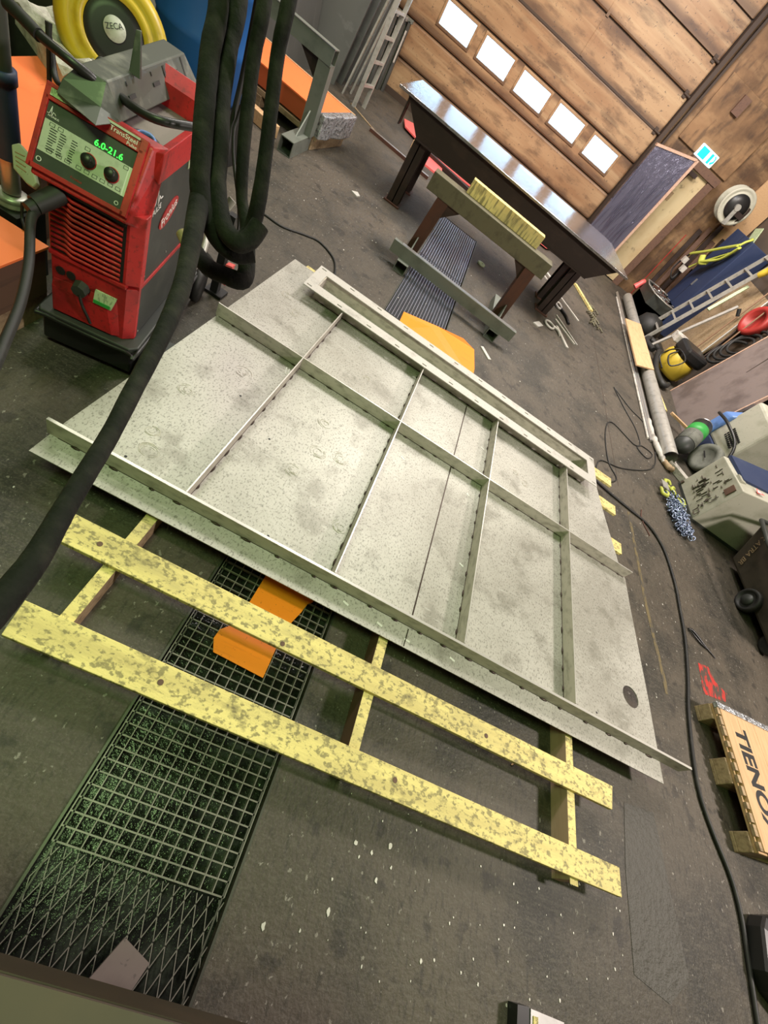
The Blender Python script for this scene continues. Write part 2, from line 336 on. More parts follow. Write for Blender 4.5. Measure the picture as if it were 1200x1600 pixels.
for z in (2.57, 3.04, 2.03):
    build('hinge', MB().box((2.30, 10.93, z - .05), (2.36, 10.952, z + .05)).cyl((2.30, 10.93, z), (2.42, 10.93, z), .018), 'doorseam', door)
for x in (.55, -1.0):
    for z in (2.8, 2.3): build('rib_strap', MB().box((x, 10.935, z - .25), (x + .05, 10.952, z + .2)), 'door', door)
for i, (x0, x1) in enumerate(WX):
    w = _new('window_%d' % (i + 1), None); w['kind'] = 'structure'; m = M4.Translation((x0, 10.95, 1.165)); w.matrix_world = m; MW[w.name] = m
    build('window_frame', MB().poly(rect(x0 - .03, 1.135, x1 + .03, 1.515), [rect(x0 + .012, 1.177, x1 - .012, 1.473)], 0, .02, XZ(10.955)), 'door', w, bev=.008)
    build('gasket', MB().poly(rect(x0 + .002, 1.167, x1 - .002, 1.483), [rect(x0 + .014, 1.179, x1 - .014, 1.471)], 0, .02, XZ(10.965)), 'doorseam', w)
    build('pane', MB().box((x0 + .005, 10.96, 1.17), (x1 - .005, 10.966, 1.48)), 'glass', w)
# vertical track beside the overhead door
mb = MB().box((2.43, 10.86, 0), (2.50, 10.99, 4.3)); mb.box((2.56, 10.93, 0), (2.60, 10.99, 4.3))
struct('trim_6', mb, 'doorseam')
struct('baseboard_back', MB().box((-2.5, 10.90, 0), (2.42, 10.94, .09)), 'doorseam')
# exit door
d2 = _new('door_2', None); d2['kind'] = 'structure'; d2.location = (3.4, 10.95, 0); MW['door_2'] = M4.Translation((3.4, 10.95, 0))
build('door_leaf', MB().box((3.17, 10.90, .02), (3.66, 10.95, 2.02)), 'creamdoor', d2)
build('door_frame', MB().box((3.66, 10.86, 0), (3.80, 10.99, 2.02)).box((3.12, 10.84, 2.02), (3.82, 10.99, 2.14)), 'brownwood', d2, bev=.005)
build('door_closer', MB().box((3.25, 10.82, 1.93), (3.42, 10.90, 1.99)).bar((3.28, 10.86, 1.93), (3.24, 10.84, 1.62), .02, .02), 'darksteel', d2)
build('notice', MB().box((3.22, 10.892, 1.48), (3.34, 10.90, 1.62)), 'oldwood', d2)

t = thing('plastic_covered_panel', 'tall panel wrapped in shiny black plastic sheet standing left of the cream exit door', 'panel', (2.8, 10.7, 0))
build('plastic_sheet', MB().hexa([(2.46, 10.62, .0), (3.15, 10.62, .0), (3.15, 10.72, .0), (2.46, 10.72, .0)], [(2.44, 10.62, 1.90), (3.14, 10.62, 2.09), (3.14, 10.72, 2.09), (2.44, 10.72, 1.90)]), 'plastic', t)
mb = MB()
random.seed(3)
for k in range(26):
    x = random.uniform(2.48, 3.12); z0 = random.uniform(.3, 1.2); mb.tube([(x, 10.618, z0), (x + random.uniform(-.03, .03), 10.612, z0 + .35), (x + random.uniform(-.04, .04), 10.617, z0 + random.uniform(.5, .8))], [.003, .012, .003], 6, 4)
build('fold', mb, 'plastic', t)
build('wooden_batten', MB().hexa([(3.15, 10.60, .0), (3.19, 10.60, .0), (3.19, 10.72, .0), (3.15, 10.72, .0)], [(3.14, 10.60, 2.1), (3.19, 10.60, 2.12), (3.19, 10.72, 2.12), (3.14, 10.72, 2.1)]).hexa([(2.43, 10.60, 1.90), (3.15, 10.60, 2.09), (3.15, 10.72, 2.09), (2.43, 10.72, 1.90)], [(2.43, 10.60, 1.935), (3.15, 10.60, 2.125), (3.15, 10.72, 2.125), (2.43, 10.72, 1.935)]), 'pinkwood', t)

t = thing('exit_sign', 'small glowing teal and white emergency exit sign on the brown wall', 'sign', (3.32, 10.9, 2.16))
build('sign_body', MB().box((3.13, 10.88, 2.15), (3.50, 10.998, 2.33)), 'exitw', t, bev=.01)
mb = MB().box((3.15, 10.874, 2.17), (3.30, 10.882, 2.31)).box((3.36, 10.874, 2.17), (3.41, 10.882, 2.31))
build('pictogram', mb, 'exit', t)
mb = MB().poly([(3.42, 2.2), (3.46, 2.24), (3.45, 2.30), (3.47, 2.30), (3.485, 2.23), (3.45, 2.18)], (), 0, .01, XZ(10.88)); mb.cyl((3.445, 10.878, 2.30), (3.445, 10.87, 2.30), .012)
build('running_figure', mb, 'exit', t)
solo('wall_bracket_box', MB().box((3.10, 10.90, 2.78), (3.25, 10.998, 3.02)), 'brownwood', 'dark rectangular box fixed high on the brown wall right of the overhead door', 'box')
solo('junction_disc', MB().lathe((3.32, 10.999, 2.55), (0, -1, 0), [(.15, 0), (.15, .02), (.12, .035), (.10, .02), (0, .02)]), 'wall', 'round brown disc cover on the wall above the exit sign', 'disc')
solo('conduit', MB().tube([(3.52, 10.985, 2.22), (3.50, 10.985, 2.6), (3.54, 10.985, 3.0), (3.54, 10.985, 3.3)], .009, 8), 'oldwood', 'thin pale conduit running up the wall beside the exit sign', 'conduit')
mb = MB().box((2.72, 10.96, 2.17), (3.9, 10.99, 3.1)); struct('trim_7', mb, 'wall', bev=.01)

# hose reel on the back wall
t = thing('wall_hose_reel', 'round cream hose reel mounted on the brown wall right of the exit door', 'hose reel', (4.25, 10.6, 2.05))
cx, cz = 4.23, 2.04
build('reel_disc', MB().lathe((cx, 10.52, cz), (0, -1, 0), [(0, 0), (.27, 0), (.285, .01), (.28, .02), (.25, .025), (.235, .012), (.21, .012), (.20, .022), (.17, .015)]), 'cream', t)
build('reel_core', MB().lathe((cx, 10.50, cz), (0, -1, 0), [(.19, 0), (.19, .02), (.06, .03), (0, .03)]), 'black', t)
build('reel_disc', MB().lathe((cx, 10.74, cz), (0, -1, 0), [(0, 0), (.27, 0), (.285, .01), (.27, .02), (0, .02)]), 'cream', t)
build('drum', MB().cyl((cx, 10.72, cz), (cx, 10.54, cz), .19), 'rubber', t)
build('arm', MB().bar((cx, 10.44, cz), (cx + .03, 10.44, cz - .27), .07, .02, (0, 1, 0)).cyl((cx, 10.47, cz), (cx, 10.42, cz), .05), 'alu', t)
build('wall_bracket', MB().box((cx + .05, 10.46, cz - .10), (cx + .22, 10.99, cz - .02)).box((cx + .18, 10.5, cz - .2), (cx + .24, 10.99, cz + .1)), 'darksteel', t)

# ------------------------------------------------------------------ stiffened steel panel on its timber frame
t = thing('timber_skid', 'flat timber frame of yellow stained boards on three joists lying under the big steel panel', 'timber frame', (.75, 1.9, 0))
def board(pts, name='board', z0=.10, z1=.122, m='yellow'):
    b = MB().poly(pts, (), z0, z1); return build(name, b, m, t, bev=.002)
board([(-.555, .692), (2.06, .689), (2.076, .794), (-.598, .806)])
board([(-.487, .361), (2.07, .368), (2.072, .472), (-.505, .475)])
for y, x1 in ((1.16, 2.2), (1.62, 2.3), (2.07, 2.33), (2.545, 2.42), (2.97, 2.42), (3.33, 2.42)):
    board([(-.68, y - .05), (x1, y - .055), (x1 + .01, y + .06), (-.67, y + .05)])
build('joist', MB().box((-.400, .41, 0), (-.355, 3.40, .10)), 'oldwood', t)
build('joist_top', MB().box((-.400, .41, .0985), (-.355, 3.40, .1005)), 'yellow', t)
build('joist', MB().box((.690, .385, 0), (.737, 3.40, .10)), 'brownwood', t)
build('joist_top', MB().box((.691, .385, .0985), (.737, 3.40, .1005)), 'yellow', t)
build('joist', MB().box((1.797, .358, 0), (1.842, 3.40, .10)), 'pinkwood', t)
build('joist_top', MB().box((1.798, .345, .0985), (1.842, 3.40, .1005)), 'yellow', t)
for x, y in ((-.45, .745), (-.02, .415), (.30, .71), (.9, .43), (1.3, .74)): build('knot', MB().cyl((x, y, .1215), (x, y, .1232), .010, n=16), 'brownwood', t)

t = thing('stiffened_plate', 'large pale steel plate with welded ribs and a raised slotted rim lying on yellow boards', 'steel panel', (.8, 2.1, .12))
OUT = [(-.851, .941), (2.459, .929), (2.445, 1.40), (2.412, 2.0), (2.405, 2.24), (2.36, 2.345), (2.26, 2.85), (2.19, 3.27), (2.10, 3.335), (-.761, 3.333), (-.80, 2.3), (-.85, 1.13)]
build('base_plate', MB().poly(OUT, [ring(2.29, 1.328, .062)], .123, .128), 'steel', t)
T = .206
def rib(name, a, b, th, m='rib', z0=.128, z1=T):
    build(name, MB().bar((a[0], a[1], (z0 + z1) / 2), (b[0], b[1], (z0 + z1) / 2), th, z1 - z0), m, t)
    build('cut_edge', MB().bar((a[0], a[1], z1 + .0004), (b[0], b[1], z1 + .0004), th * .96, .0012), 'ribtop', t)
rib('edge_flange', (-.862, 1.052), (2.60, 1.043), .013)
rib('long_rib', (-.81, 2.25), (2.385, 2.252), .007)
CR = [(-.256, -.315), (.423, .371), (1.108, 1.070), (1.794, 1.766)]
for a, b in CR:
    xm = a + (b - a) * (2.95 - 2.25) / 1.87
    rib('cross_rib', (a, 2.99), (xm, 2.256), .006); rib('cross_rib', (xm, 2.246), (b, 1.058), .006)
build('plate_seam', MB().bar((.862, 2.99, .1285), (.812, 1.06, .1285), .007, .002).bar((.805, .94, .1285), (.810, 1.03, .1285), .004, .002), 'weld', t)
random.seed(11)
mb = MB()
def stitch(a, b, n, off):
    a = V((a[0], a[1], .129)); b = V((b[0], b[1], .129)); d = (b - a).normalized(); s_ = V((-d.y, d.x, 0)) * off
    for k in range(n):
        c = a + (b - a) * ((k + .5 + random.uniform(-.2, .2)) / n) + s_; L = random.uniform(.010, .022)
        mb.tube([c - d * L, c, c + d * L], [.003, .0065, .003], 6, 2)
    mb.tube([a + s_ * .5, (a + b) / 2 + s_ * .5, b + s_ * .5], .0026, 4, 1)
stitch((-.82, 1.05), (2.42, 1.043), 22, -.009)
stitch((-.79, 2.25), (2.38, 2.25), 24, -.007)
for i, (a, b) in enumerate(CR):
    stitch((a, 2.97), (b, 1.07), 15, .006 if i == 0 else -.006)
stitch((-.47, 3.012), (2.02, 3.012), 14, -.004)
build('weld_bead', mb, 'weld', t)
# raised slotted rim
Z = .222; f = (1.8 - Z) / 1.6
def strip(mb, xa, xb, ya, yb, ys, xs):
    z0, z1 = Z - .006, Z; lo, hi = ys * f - .0065, ys * f + .0065
    mb.box((xa, ya, z0), (xb, lo, z1)).box((xa, hi, z0), (xb, yb, z1)); e = xa
    for x in xs:
        mb.box((e, lo, z0), (x - .018, hi, z1)); e = x + .018
    mb.box((e, lo, z0), (xb, hi, z1)); return mb
X0, X1 = -.575 * f, 2.126 * f; xs = [(-.540 + k * .2395) * f for k in range(12)]
mb = strip(MB(), X0, X1, 2.975 * f, 3.073 * f, 3.005, xs); strip(mb, X0, X1, 3.254 * f, 3.344 * f, 3.312, xs)
mb.box((X0, 3.073 * f, Z - .006), (-.498 * f, 3.254 * f, Z)).box((2.041 * f, 3.073 * f, Z - .006), (X1, 3.254 * f, Z))
build('slotted_rim', mb, 'frame', t)
for a, b, th in (((-.487, 3.018), (2.03, 3.018), .006), ((-.487, 3.235), (2.03, 3.228), .006), ((-.487, 3.018), (-.487, 3.235), .006), ((2.03, 3.018), (2.03, 3.228), .006)):
    build('upstand', MB().bar((*a, (.128 + Z - .006) / 2), (*b, (.128 + Z - .006) / 2), th, Z - .134), 'rib', t)
for k in range(3): build('chalk_mark', MB().tube([(-.33 + k * .017, 2.19, .1285), (-.325 + k * .017, 2.16, .1285), (-.315 + k * .017, 2.13, .1285)], .003, 5, 3), 'white', t)
for x, y, a in ((.47, 1.00, .3), (.65, .985, .2), (.80, .975, -.2), (1.05, 1.0, .2), (.50, 2.06, .4), (1.02, 1.55, .4), (.99, 2.1, .7), (1.04, 2.63, .2)):
    build('chalk_mark', MB().bar((x, y, .1288), (x + .03 * cos(a), y - .012 * sin(a) - .005, .1288), .010, .001), 'white', t)
random.seed(5)
for cx_, cy_, r in ((-.49, 1.95, .05), (-.55, 1.20, .05), (-.60, 1.30, .045), (.02, 1.95, .05), (.06, 1.72, .05), (.18, 1.77, .05), (-.62, 1.62, .05), (-.50, 2.72, .05), (-.62, 2.85, .045), (.10, 2.55, .035), (-.03, 2.83, .03), (1.45, 2.55, .04), (1.36, 2.6, .035), (.33, 1.35, .05), (.0, 1.52, .05)):
    mb = MB()
    for k in range(16):
        a0 = random.uniform(0, 6.28); rr_ = r * random.uniform(.25, 1)
        mb.tube([(cx_ + rr_ * cos(a0 + q * .35), cy_ + rr_ * .85 * sin(a0 + q * .35), .1282) for q in range(4)], .0013, 4, 2)
    build('boot_print', mb, 'rib', t)
for x, y in ((-.60, 1.12), (.05, 1.11), (.45, 1.10), (.84, 1.10), (1.3, 1.09), (2.0, 1.12), (-.42, 1.78), (-.18, 1.62), (1.1, 1.33)): build('pin_hole', MB().cyl((x, y, .128), (x, y, .1287), .006, n=10), 'ink', t)

# ------------------------------------------------------------------ drain grates
def grate(name, x0, y0, x1, y1, nx, ny, wx_, wy_, m, label, group=None, deep=.028):
    mb = MB()
    for i in range(nx + 1):
        x = x0 + (x1 - x0) * i / nx; mb.bar((x, y0, -deep / 2), (x, y1, -deep / 2), wx_, deep)
    for j in range(ny + 1):
        y = y0 + (y1 - y0) * j / ny; mb.bar((x0, y, -.006 - .001), (x1, y, -.006 - .001), wy_, .012)
    return solo(name, mb, m, label, 'grate', group)
grate('floor_grate', -.052, -.028, .472, 1.42, 13, 40, .0035, .0045, 'grate', 'square mesh steel floor grate over the wet drain in front of the steel panel')
grate('floor_grate', -.02, 3.78, .53, 5.36, 19, 66, .006, .003, 'grate2', 'narrow barred steel floor grate behind the panel, nearer of the two', None)
grate('floor_grate', -.02, 5.39, .53, 7.0, 19, 66, .006, .003, 'grate2', 'narrow barred steel floor grate reaching under the long table, farther of the two', None)
mb = MB()   # expanded metal
x0, x1, y0, y1 = -.052, .478, -.41, -.036; p = .036; L_ = .10
def clipbar(ax, ay, bx, by):
    t0, t1 = 0, 1; dx, dy = bx - ax, by - ay
    for pp, q in ((-dx, ax - x0), (dx, x1 - ax), (-dy, ay - y0), (dy, y1 - ay)):
        if abs(pp) < 1e-9:
            if q < 0: return
            continue
        r = q / pp
        if pp < 0: t0 = max(t0, r)
        else: t1 = min(t1, r)
    if t0 < t1: mb.bar((ax + dx * t0, ay + dy * t0, -.006), (ax + dx * t1, ay + dy * t1, -.006), .0024, .004)
for k in range(-14, 30):
    clipbar(x0 + k * p, y0, x0 + k * p + p * (y1 - y0) / L_, y1); clipbar(x0 + k * p, y0, x0 + k * p - p * (y1 - y0) / L_, y1)
solo('mesh_grate', mb, 'grate', 'diamond pattern expanded metal sheet over the drain at the lower left corner', 'grate')
solo('orange_sheet', MB().poly([(.088, .612), (.064, .66), (.068, .70), (.10, .735), (.121, .863), (.132, 1.06), (.39, 1.06), (.37, .99), (.352, .972), (.34, .92), (.320, .862), (.304, .73), (.304, .602)], (), .004, .008),
     'orangep', 'orange painted metal scrap lying on the floor grate under the yellow boards', 'metal scrap')
solo('orange_sheet', MB().add([(.13, 3.60, .01), (.92, 3.62, .01), (.92, 3.82, .012), (.87, 4.13, .02), (.72, 4.12, .05), (.45, 4.04, .035), (.12, 3.93, .012), (.13, 3.60, .005), (.92, 3.62, .005), (.92, 3.82, .007), (.87, 4.13, .015), (.72, 4.12, .045), (.45, 4.04, .03), (.12, 3.93, .007)],
     [(0, 1, 2, 3, 4, 5, 6), (13, 12, 11, 10, 9, 8, 7)] + [(k, k + 7, (k + 1) % 7 + 7, (k + 1) % 7) for k in range(7)]), 'orangep', 'bright orange metal sheet on the far grate just behind the slotted rim', 'metal scrap')

# ------------------------------------------------------------------ near left: edge of a steel table, brown foot plate
t = thing('near_bench', 'dark steel bench edge cutting across the bottom left corner of the picture', 'bench', (-.4, -.5, 0))
build('bench_top', MB().poly([(-.9, -.52), (.62, -.52), (.62, -.142), (-.9, -.130)], (), .925, .935), 'darkside', t)
build('front_rail', MB().poly([(-.9, -.50), (.60, -.50), (.60, -.140), (-.9, -.128)], (), .83, .924), 'darksteel', t)
for x, y in ((-.85, -.48), (.55, -.48)): build('leg', MB().box((x, y, 0), (x + .05, y + .05, .83)), 'darksteel', t)
solo('foot_plate', MB().poly([(.248, -.165), (.338, -.198), (.31, -.30), (.205, -.262)], (), .0, .012), 'mauve', 'small square brown steel plate lying on the diamond mesh by the bench', 'plate')
t = thing('square_tube', 'end of a grey square steel tube at the bottom edge right of the middle', 'tube', (1.7, -.12, 0))
build('tube_wall', MB().poly([(1.64, -.30), (1.80, -.30), (1.80, -.052), (1.645, -.045)], (), 0, .05), 'silver', t)
build('rubber_pad', MB().poly([(1.58, -.30), (1.638, -.30), (1.638, -.042), (1.585, -.045)], (), 0, .05), 'black', t)
build('yellow_chip', MB().box((1.655, -.09, .05), (1.675, -.06, .054)), 'yellow', t)

# ------------------------------------------------------------------ long cables on the floor
solo('floor_cable', MB().tube([(2.10, 3.50, .012), (2.46, 3.39, .012), (2.77, 3.335, .012), (3.013, 3.29, .012), (3.17, 3.10, .012), (3.217, 2.75, .012), (3.20, 2.48, .012), (3.17, 2.17, .012), (3.09, 1.82, .012), (3.01, 1.55, .012), (2.955, 1.25, .012), (2.943, 1.04, .012), (2.988, .868, .012), (3.06, .69, .012), (3.075, .53, .012), (3.05, .36, .012), (3.01, .10, .012), (2.98, -.25, .012)], .0115, 8, 6), 'rubber',
     'thick black cable running along the floor from the panel past the wooden pallet', 'cable')
solo('floor_cable', MB().tube([(3.52, 5.25, .01), (3.36, 5.39, .006), (3.20, 5.456, .006), (2.99, 5.68, .006), (2.95, 5.72, .006), (3.00, 5.55, .006), (3.08, 5.32, .006), (3.20, 5.04, .006), (3.22, 4.75, .006), (3.15, 4.60, .006), (3.28, 4.52, .006), (3.41, 4.70, .006), (3.25, 4.72, .006), (3.09, 4.62, .006), (2.77, 4.75, .006), (2.63, 4.43, .006), (2.60, 3.91, .006), (2.68, 3.72, .006), (2.65, 3.63, .006), (2.55, 3.55, .006), (2.42, 3.60, .006), (2.43, 3.71, .006), (2.51, 3.83, .006), (2.79, 3.94, .006), (3.22, 4.26, .006), (3.41, 4.52, .006), (3.48, 4.80, .01)], .0058, 6, 6), 'rubber',
     'thin black cable looping over the floor between the panel and the long pipes', 'cable')
solo('floor_cable', MB().tube([(-1.30, 3.82, .01), (-1.25, 3.89, .008), (-1.08, 3.90, .008), (-.92, 4.02, .008), (-.79, 4.08, .008), (-.62, 3.98, .008), (-.53, 3.78, .008), (-.49, 3.55, .008), (-.46, 3.36, .008)], .0085, 6, 6), 'rubber',
     'black cable curving over the floor from the red welder to the back of the panel', 'cable')
t = thing('earth_clamp', 'long nosed black clamp lying beside the thick floor cable', 'clamp', (3.36, 2.26, 0))
build('jaw', MB().tube([(3.255, 2.31, .01), (3.30, 2.31, .014), (3.37, 2.265, .012), (3.43, 2.225, .01), (3.52, 2.175, .008)], [.006, .010, .011, .007, .004], 6, 4), 'black', t)
build('jaw', MB().tube([(3.255, 2.305, .01), (3.29, 2.275, .014), (3.36, 2.235, .012), (3.43, 2.215, .01)], [.006, .008, .009, .006], 6, 4), 'black', t)
solo('wire_offcut', MB().tube([(2.98, 3.47, .004), (2.95, 3.32, .004), (3.02, 3.16, .004)], .006, 5, 3), 'rust', 'short reddish wire offcut on the floor right of the panel corner', 'offcut')
solo('straw', MB().bar((1.55, .72, .003), (1.62, .78, .003), .006, .003), 'pinewood', 'small pale wood splinter on the dark floor between two yellow boards', 'splinter')

random.seed(21)
proto = None
chips = [(.86, .22, .018), (.93, .21, .016), (1.00, .25, .022), (.97, .14, .02), (.82, .02, .022), (.62, -.06, .02), (1.02, .19, .012), (.95, .41, .012), (1.2, -.02, .014), (1.83, .0, .012), (1.55, .15, .01), (1.42, .3, .008), (-1.65, 1.0, .02), (-.9, .55, .02), (1.1, .33, .008), (1.3, .1, .009)]
chips = [(x, y, r * .55) for x, y, r in chips] + [(random.uniform(.7, 2.2), random.uniform(-.1, .5), random.uniform(.002, .006)) for _ in range(60)] + [(random.uniform(-1.6, -.1), random.uniform(.3, 1.3), random.uniform(.002, .005)) for _ in range(16)] + [(random.uniform(2.5, 3.4), random.uniform(1.5, 5.5), random.uniform(.003, .010)) for _ in range(40)] + [(random.uniform(-1.2, 1.8), random.uniform(3.6, 6.5), random.uniform(.004, .012)) for _ in range(34)]
for x, y, r in chips:
    mb = MB(); n = 9; pts = [(x + r * random.uniform(.5, 1.2) * cos(2 * pi * k / n) * .7, y + r * random.uniform(.5, 1.2) * sin(2 * pi * k / n)) for k in range(n)]
    solo('paint_fleck', mb.poly(pts, (), 0, .0025), 'debris', 'small whitish flake of dirt stuck to the dark concrete floor', 'fleck', 'whitish flecks scattered over the floor')

# ------------------------------------------------------------------ pallet with stencilled lid
PM = M4.Translation((3.105, 1.632, 0)) @ M4.Rotation(RD(4.6), 4, 'Z')
t = thing('wooden_pallet', 'pale wooden pallet with black stencilled letters and foil edging at the right edge', 'pallet', mw=PM)
for y0, y1 in ((-.10, 0), (-.475, -.33), (-.81, -.71)):
    for x0 in (0, .52, 1.05): build('block', MB().box((x0, y0, .022), (x0 + .145, y1, .10)), 'oldwood', t, False, .004)
    build('bottom_board', MB().box((0, y0, 0), (1.2, y1, .022)), 'oldwood', t, False, .003)
for x0 in (.012, .53, 1.06): build('stringer_board', MB().box((x0, -.81, .10), (x0 + .13, 0, .122)), 'pinewood', t, False, .003)
ws = [.0, .17, .345, .52, .70, .87, 1.03, 1.19]
for a, b in zip(ws, ws[1:]): build('deck_board', MB().box((a + .03, -.80, .122), (b + .028, -.01, .146)), 'pinewood', t, False, .002)
random.seed(9)
for k in range(12):
    y = -.80 + k * .066; build('edge_splinter', MB().box((.002 + random.uniform(0, .004), y, .122), (.032, y + random.uniform(.03, .06), .14)), 'oldwood', t, False)
build('foil_edging', MB().box((.0, -.035, .123), (1.2, .004, .153)), 'wrap', t, False, .004)
build('foil_edging', MB().box((.10, -.815, .123), (1.2, -.785, .152)), 'wrap', t, False, .004)
lettering('stencil_letters', 'TIENOX', .165, (.175, -.42, .1463), (0, -1, 0), (1, 0, 0), 'ink', t, True, sx=1.0, ext=.0004, off=.006)
solo('rubber_mat', MB().poly([(3.10, .50), (3.14, .55), (3.9, .72), (3.9, .1), (3.25, .16), (3.08, .26), (3.05, .33)], (), 0, .10), 'black', 'black rounded rubber block at the lower right edge beside the cable', 'rubber block', bev=.02)

# ------------------------------------------------------------------ red welding machine on its cart
WM = M4.Translation((-1.074, 1.601, 0)) @ M4.Rotation(RD(10.5), 4, 'Z')
t = thing('machine_cart', 'low black wheeled cart carrying the red welding machine', 'cart', mw=WM)
build('tray', MB().poly([(-.19, -.04), (.17, -.045), (.20, -.01), (.20, .80), (-.20, .80), (-.20, -.02)], (), .165, .192), 'darkgrey', t, False, .006)
build('tray_rim', MB().tube([(-.20, .3, .176), (-.20, -.02, .176), (-.16, -.045, .176), (.16, -.05, .176), (.202, -.01, .176), (.202, .79, .176)], .009, 8, 4), 'black', t, False)
build('chassis', MB().box((-.19, -.02, .03), (.175, .78, .165)), 'black', t, False, .008)
for x in (-.17, .17): build('wheel', MB().lathe((x + (.02 if x > 0 else -.02), .82, .10), (1 if x > 0 else -1, 0, 0), [(0, 0), (.10, 0), (.105, .02), (.10, .04), (.05, .045), (0, .045)], 24), 'rubber', t, False)
build('post', MB().box((-.17, .76, .19), (-.13, .80, 1.0)).box((.13, .76, .19), (.17, .80, .5)), 'black', t, False)
build('foot_bracket', MB().box((.20, .05, .10), (.33, .22, .112)), 'darkgrey', t, False)

t = thing('welding_machine', 'red and charcoal welding power source with lit green display and round knobs', 'welding machine', mw=WM)
bz = .003
build('cooler_body', MB().box((-.152, .035, .192), (.158, .70, .45)), 'darkgrey', t, False, .006)
cf = build('cooler_front', MB().poly([(-.155, .06), (-.155, .0), (.125, .0), (.161, .035), (.161, .06)], (), .192, .452).hexa([(-.15, -.016, .20), (.085, -.016, .20), (.115, 0, .20), (-.152, 0, .20)], [(-.15, -.016, .315), (.06, -.016, .335), (.095, 0, .375), (-.152, 0, .35)]), 'red', t, False, .004)
build('socket', MB().cyl((-.121, -.004, .392), (-.121, .01, .392), .017).cyl((-.083, -.004, .392), (-.083, .01, .392), .017), 'black', cf, False)
pl = build('plug', MB().cyl((-.042, .0, .362), (-.042, -.035, .358), .033, .027, 8, smooth=False), 'darkgrey', t, False, .004)
build('plug_cord', MB().tube([(-.038, -.03, .345), (-.03, -.028, .30), (-.012, -.022, .25), (.0, -.018, .215)], .006, 6), 'rubber', pl, False)
st = build('sticker', MB().hexa([(.008, -.020, .330), (.078, -.020, .330), (.078, -.002, .330), (.008, -.002, .330)], [(.012, -.012, .388), (.094, -.006, .388), (.094, -.002, .388), (.012, -.002, .388)]), 'sticker', t, False)
build('green_band', MB().box((.01, -.022, .332), (.074, -.0195, .348)), 'green', st, False)
build('body', MB().poly([(.04, .45), (.70, .45), (.70, .90), (.17, .90), (.07, .735), (.04, .735)], (), -.150, .158, M4(((0, 0, 1, 0), (1, 0, 0, 0), (0, 1, 0, 0), (0, 0, 0, 1)))), 'darkgrey', t, False)
build('red_band', MB().box((-.153, .03, .448), (.163, .56, .466)), 'red', t, False, .002)
gr = build('front_frame', MB().poly([(-.158, .06), (-.158, .0), (.118, .0), (.164, .03), (.164, .07)], (), .466, .76).box((-.16, -.01, .452), (.125, .02, .47)), 'red', t, False, .004)
for k in range(11):
    z = .486 + k * .0215; mb = MB(); pts = [(-.148 + i * .0245, -.006 - .006 * (1 if 3 <= i <= 8 else -.3), z + (.006 if i < 3 else -.004 if i > 8 else 0)) for i in range(11)]
    mb.tube(pts, .0065, 6, 3); build('louvre', mb, 'red', gr, False)
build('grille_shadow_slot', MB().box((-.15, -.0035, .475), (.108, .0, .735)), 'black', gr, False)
build('chin_recess', MB().hexa([(-.15, -.012, .715), (.105, -.012, .715), (.12, .04, .715), (-.155, .04, .715)], [(-.15, -.015, .745), (.11, -.015, .745), (.12, .04, .745), (-.155, .04, .745)]), 'black', t, False)
hs = build('control_housing', MB().hexa([(-.192, -.034, .737), (.112, -.034, .737), (.165, .05, .70), (-.158, .05, .70)], [(-.208, .122, .957), (.124, .122, .957), (.165, .18, .962), (-.165, .18, .955)]), 'red', t, False, .007)
U = V((0, .5855, .8107)); NN = V((0, -.8107, .5855)); O0 = V((0, -.020, .760))
def pp(x, s, n=0): return O0 + V((x, 0, 0)) + U * s + NN * n
def slab(x0, s0, x1, s1, n0, n1, mb=None):
    mb = mb or MB(); return mb.hexa([pp(x0, s0, n0), pp(x1, s0, n0), pp(x1, s1, n0), pp(x0, s1, n0)], [pp(x0, s0, n1), pp(x1, s0, n1), pp(x1, s1, n1), pp(x0, s1, n1)])
fr = slab(-.197, -.008, .10, .008, -.005, .012); slab(-.197, .204, .104, .216, -.005, .012, fr); slab(-.204, -.008, -.188, .245, -.005, .012, fr); slab(.088, -.008, .112, .245, -.005, .012, fr); slab(-.05, .212, .112, .245, -.005, .008, fr); slab(-.204, .24, .112, .252, -.005, .012, fr)
build('housing_rim', fr, 'red', t, False, .002)
cp = build('control_panel', slab(-.19, .008, .09, .204, -.002, .004), 'darkgrey', t, False)
build('membrane', slab(-.186, .052, .086, .150, .004, .0055), 'panelgrey', cp, False)
build('membrane', slab(.075, .052, .088, .15, .0055, .0060), 'white', cp, False)
for x, s in ((-.040, .098), (.034, .096)):
    k = build('knob', MB().lathe(pp(x, s, .005), NN, [(.022, 0), (.022, .004), (.0185, .006), (.0175, .024), (.015, .028), (0, .028)], 28), 'black', t, False)
    build('red_collar', MB().lathe(pp(x, s, .005), NN, [(.0245, 0), (.0245, .003), (.021, .003)], 28), 'red', k, False)
mb = MB(); random.seed(2)
for c_ in (-.165, -.135, -.10):
    for k in range(9): slab(c_, .064 + k * .008, c_ + (.020 if c_ > -.14 else .026) * random.uniform(.6, 1), .067 + k * .008, .0055, .006, mb)
build('printing', mb, 'ink', cp, False)
mb = MB()
for x, s in ((-.17, .135), (-.145, .135), (-.06, .125), (-.07, .058), (-.045, .058), (-.02, .058), (.005, .058), (.03, .06), (.055, .06), (.06, .135), (-.16, .058), (-.13, .058), (-.105, .058)):
    for a, b, c_, d in ((0, 0, .016, .0012), (0, .0098, .016, .011), (0, 0, .0012, .011), (.0148, 0, .016, .011)): slab(x + a, s + b, x + c_, s + d, .0055, .0062, mb)
build('key_outline', mb, 'ink', cp, False)
lettering('display_digits', '6.0-21.6', .028, pp(.005, .163, .0045), (1, 0, 0), U, 'led', cp, True, ext=.0008)
lettering('lettering', 'FRONIUS', .008, pp(-.165, .162, .0045), (1, 0, 0), U, 'white', cp, True)
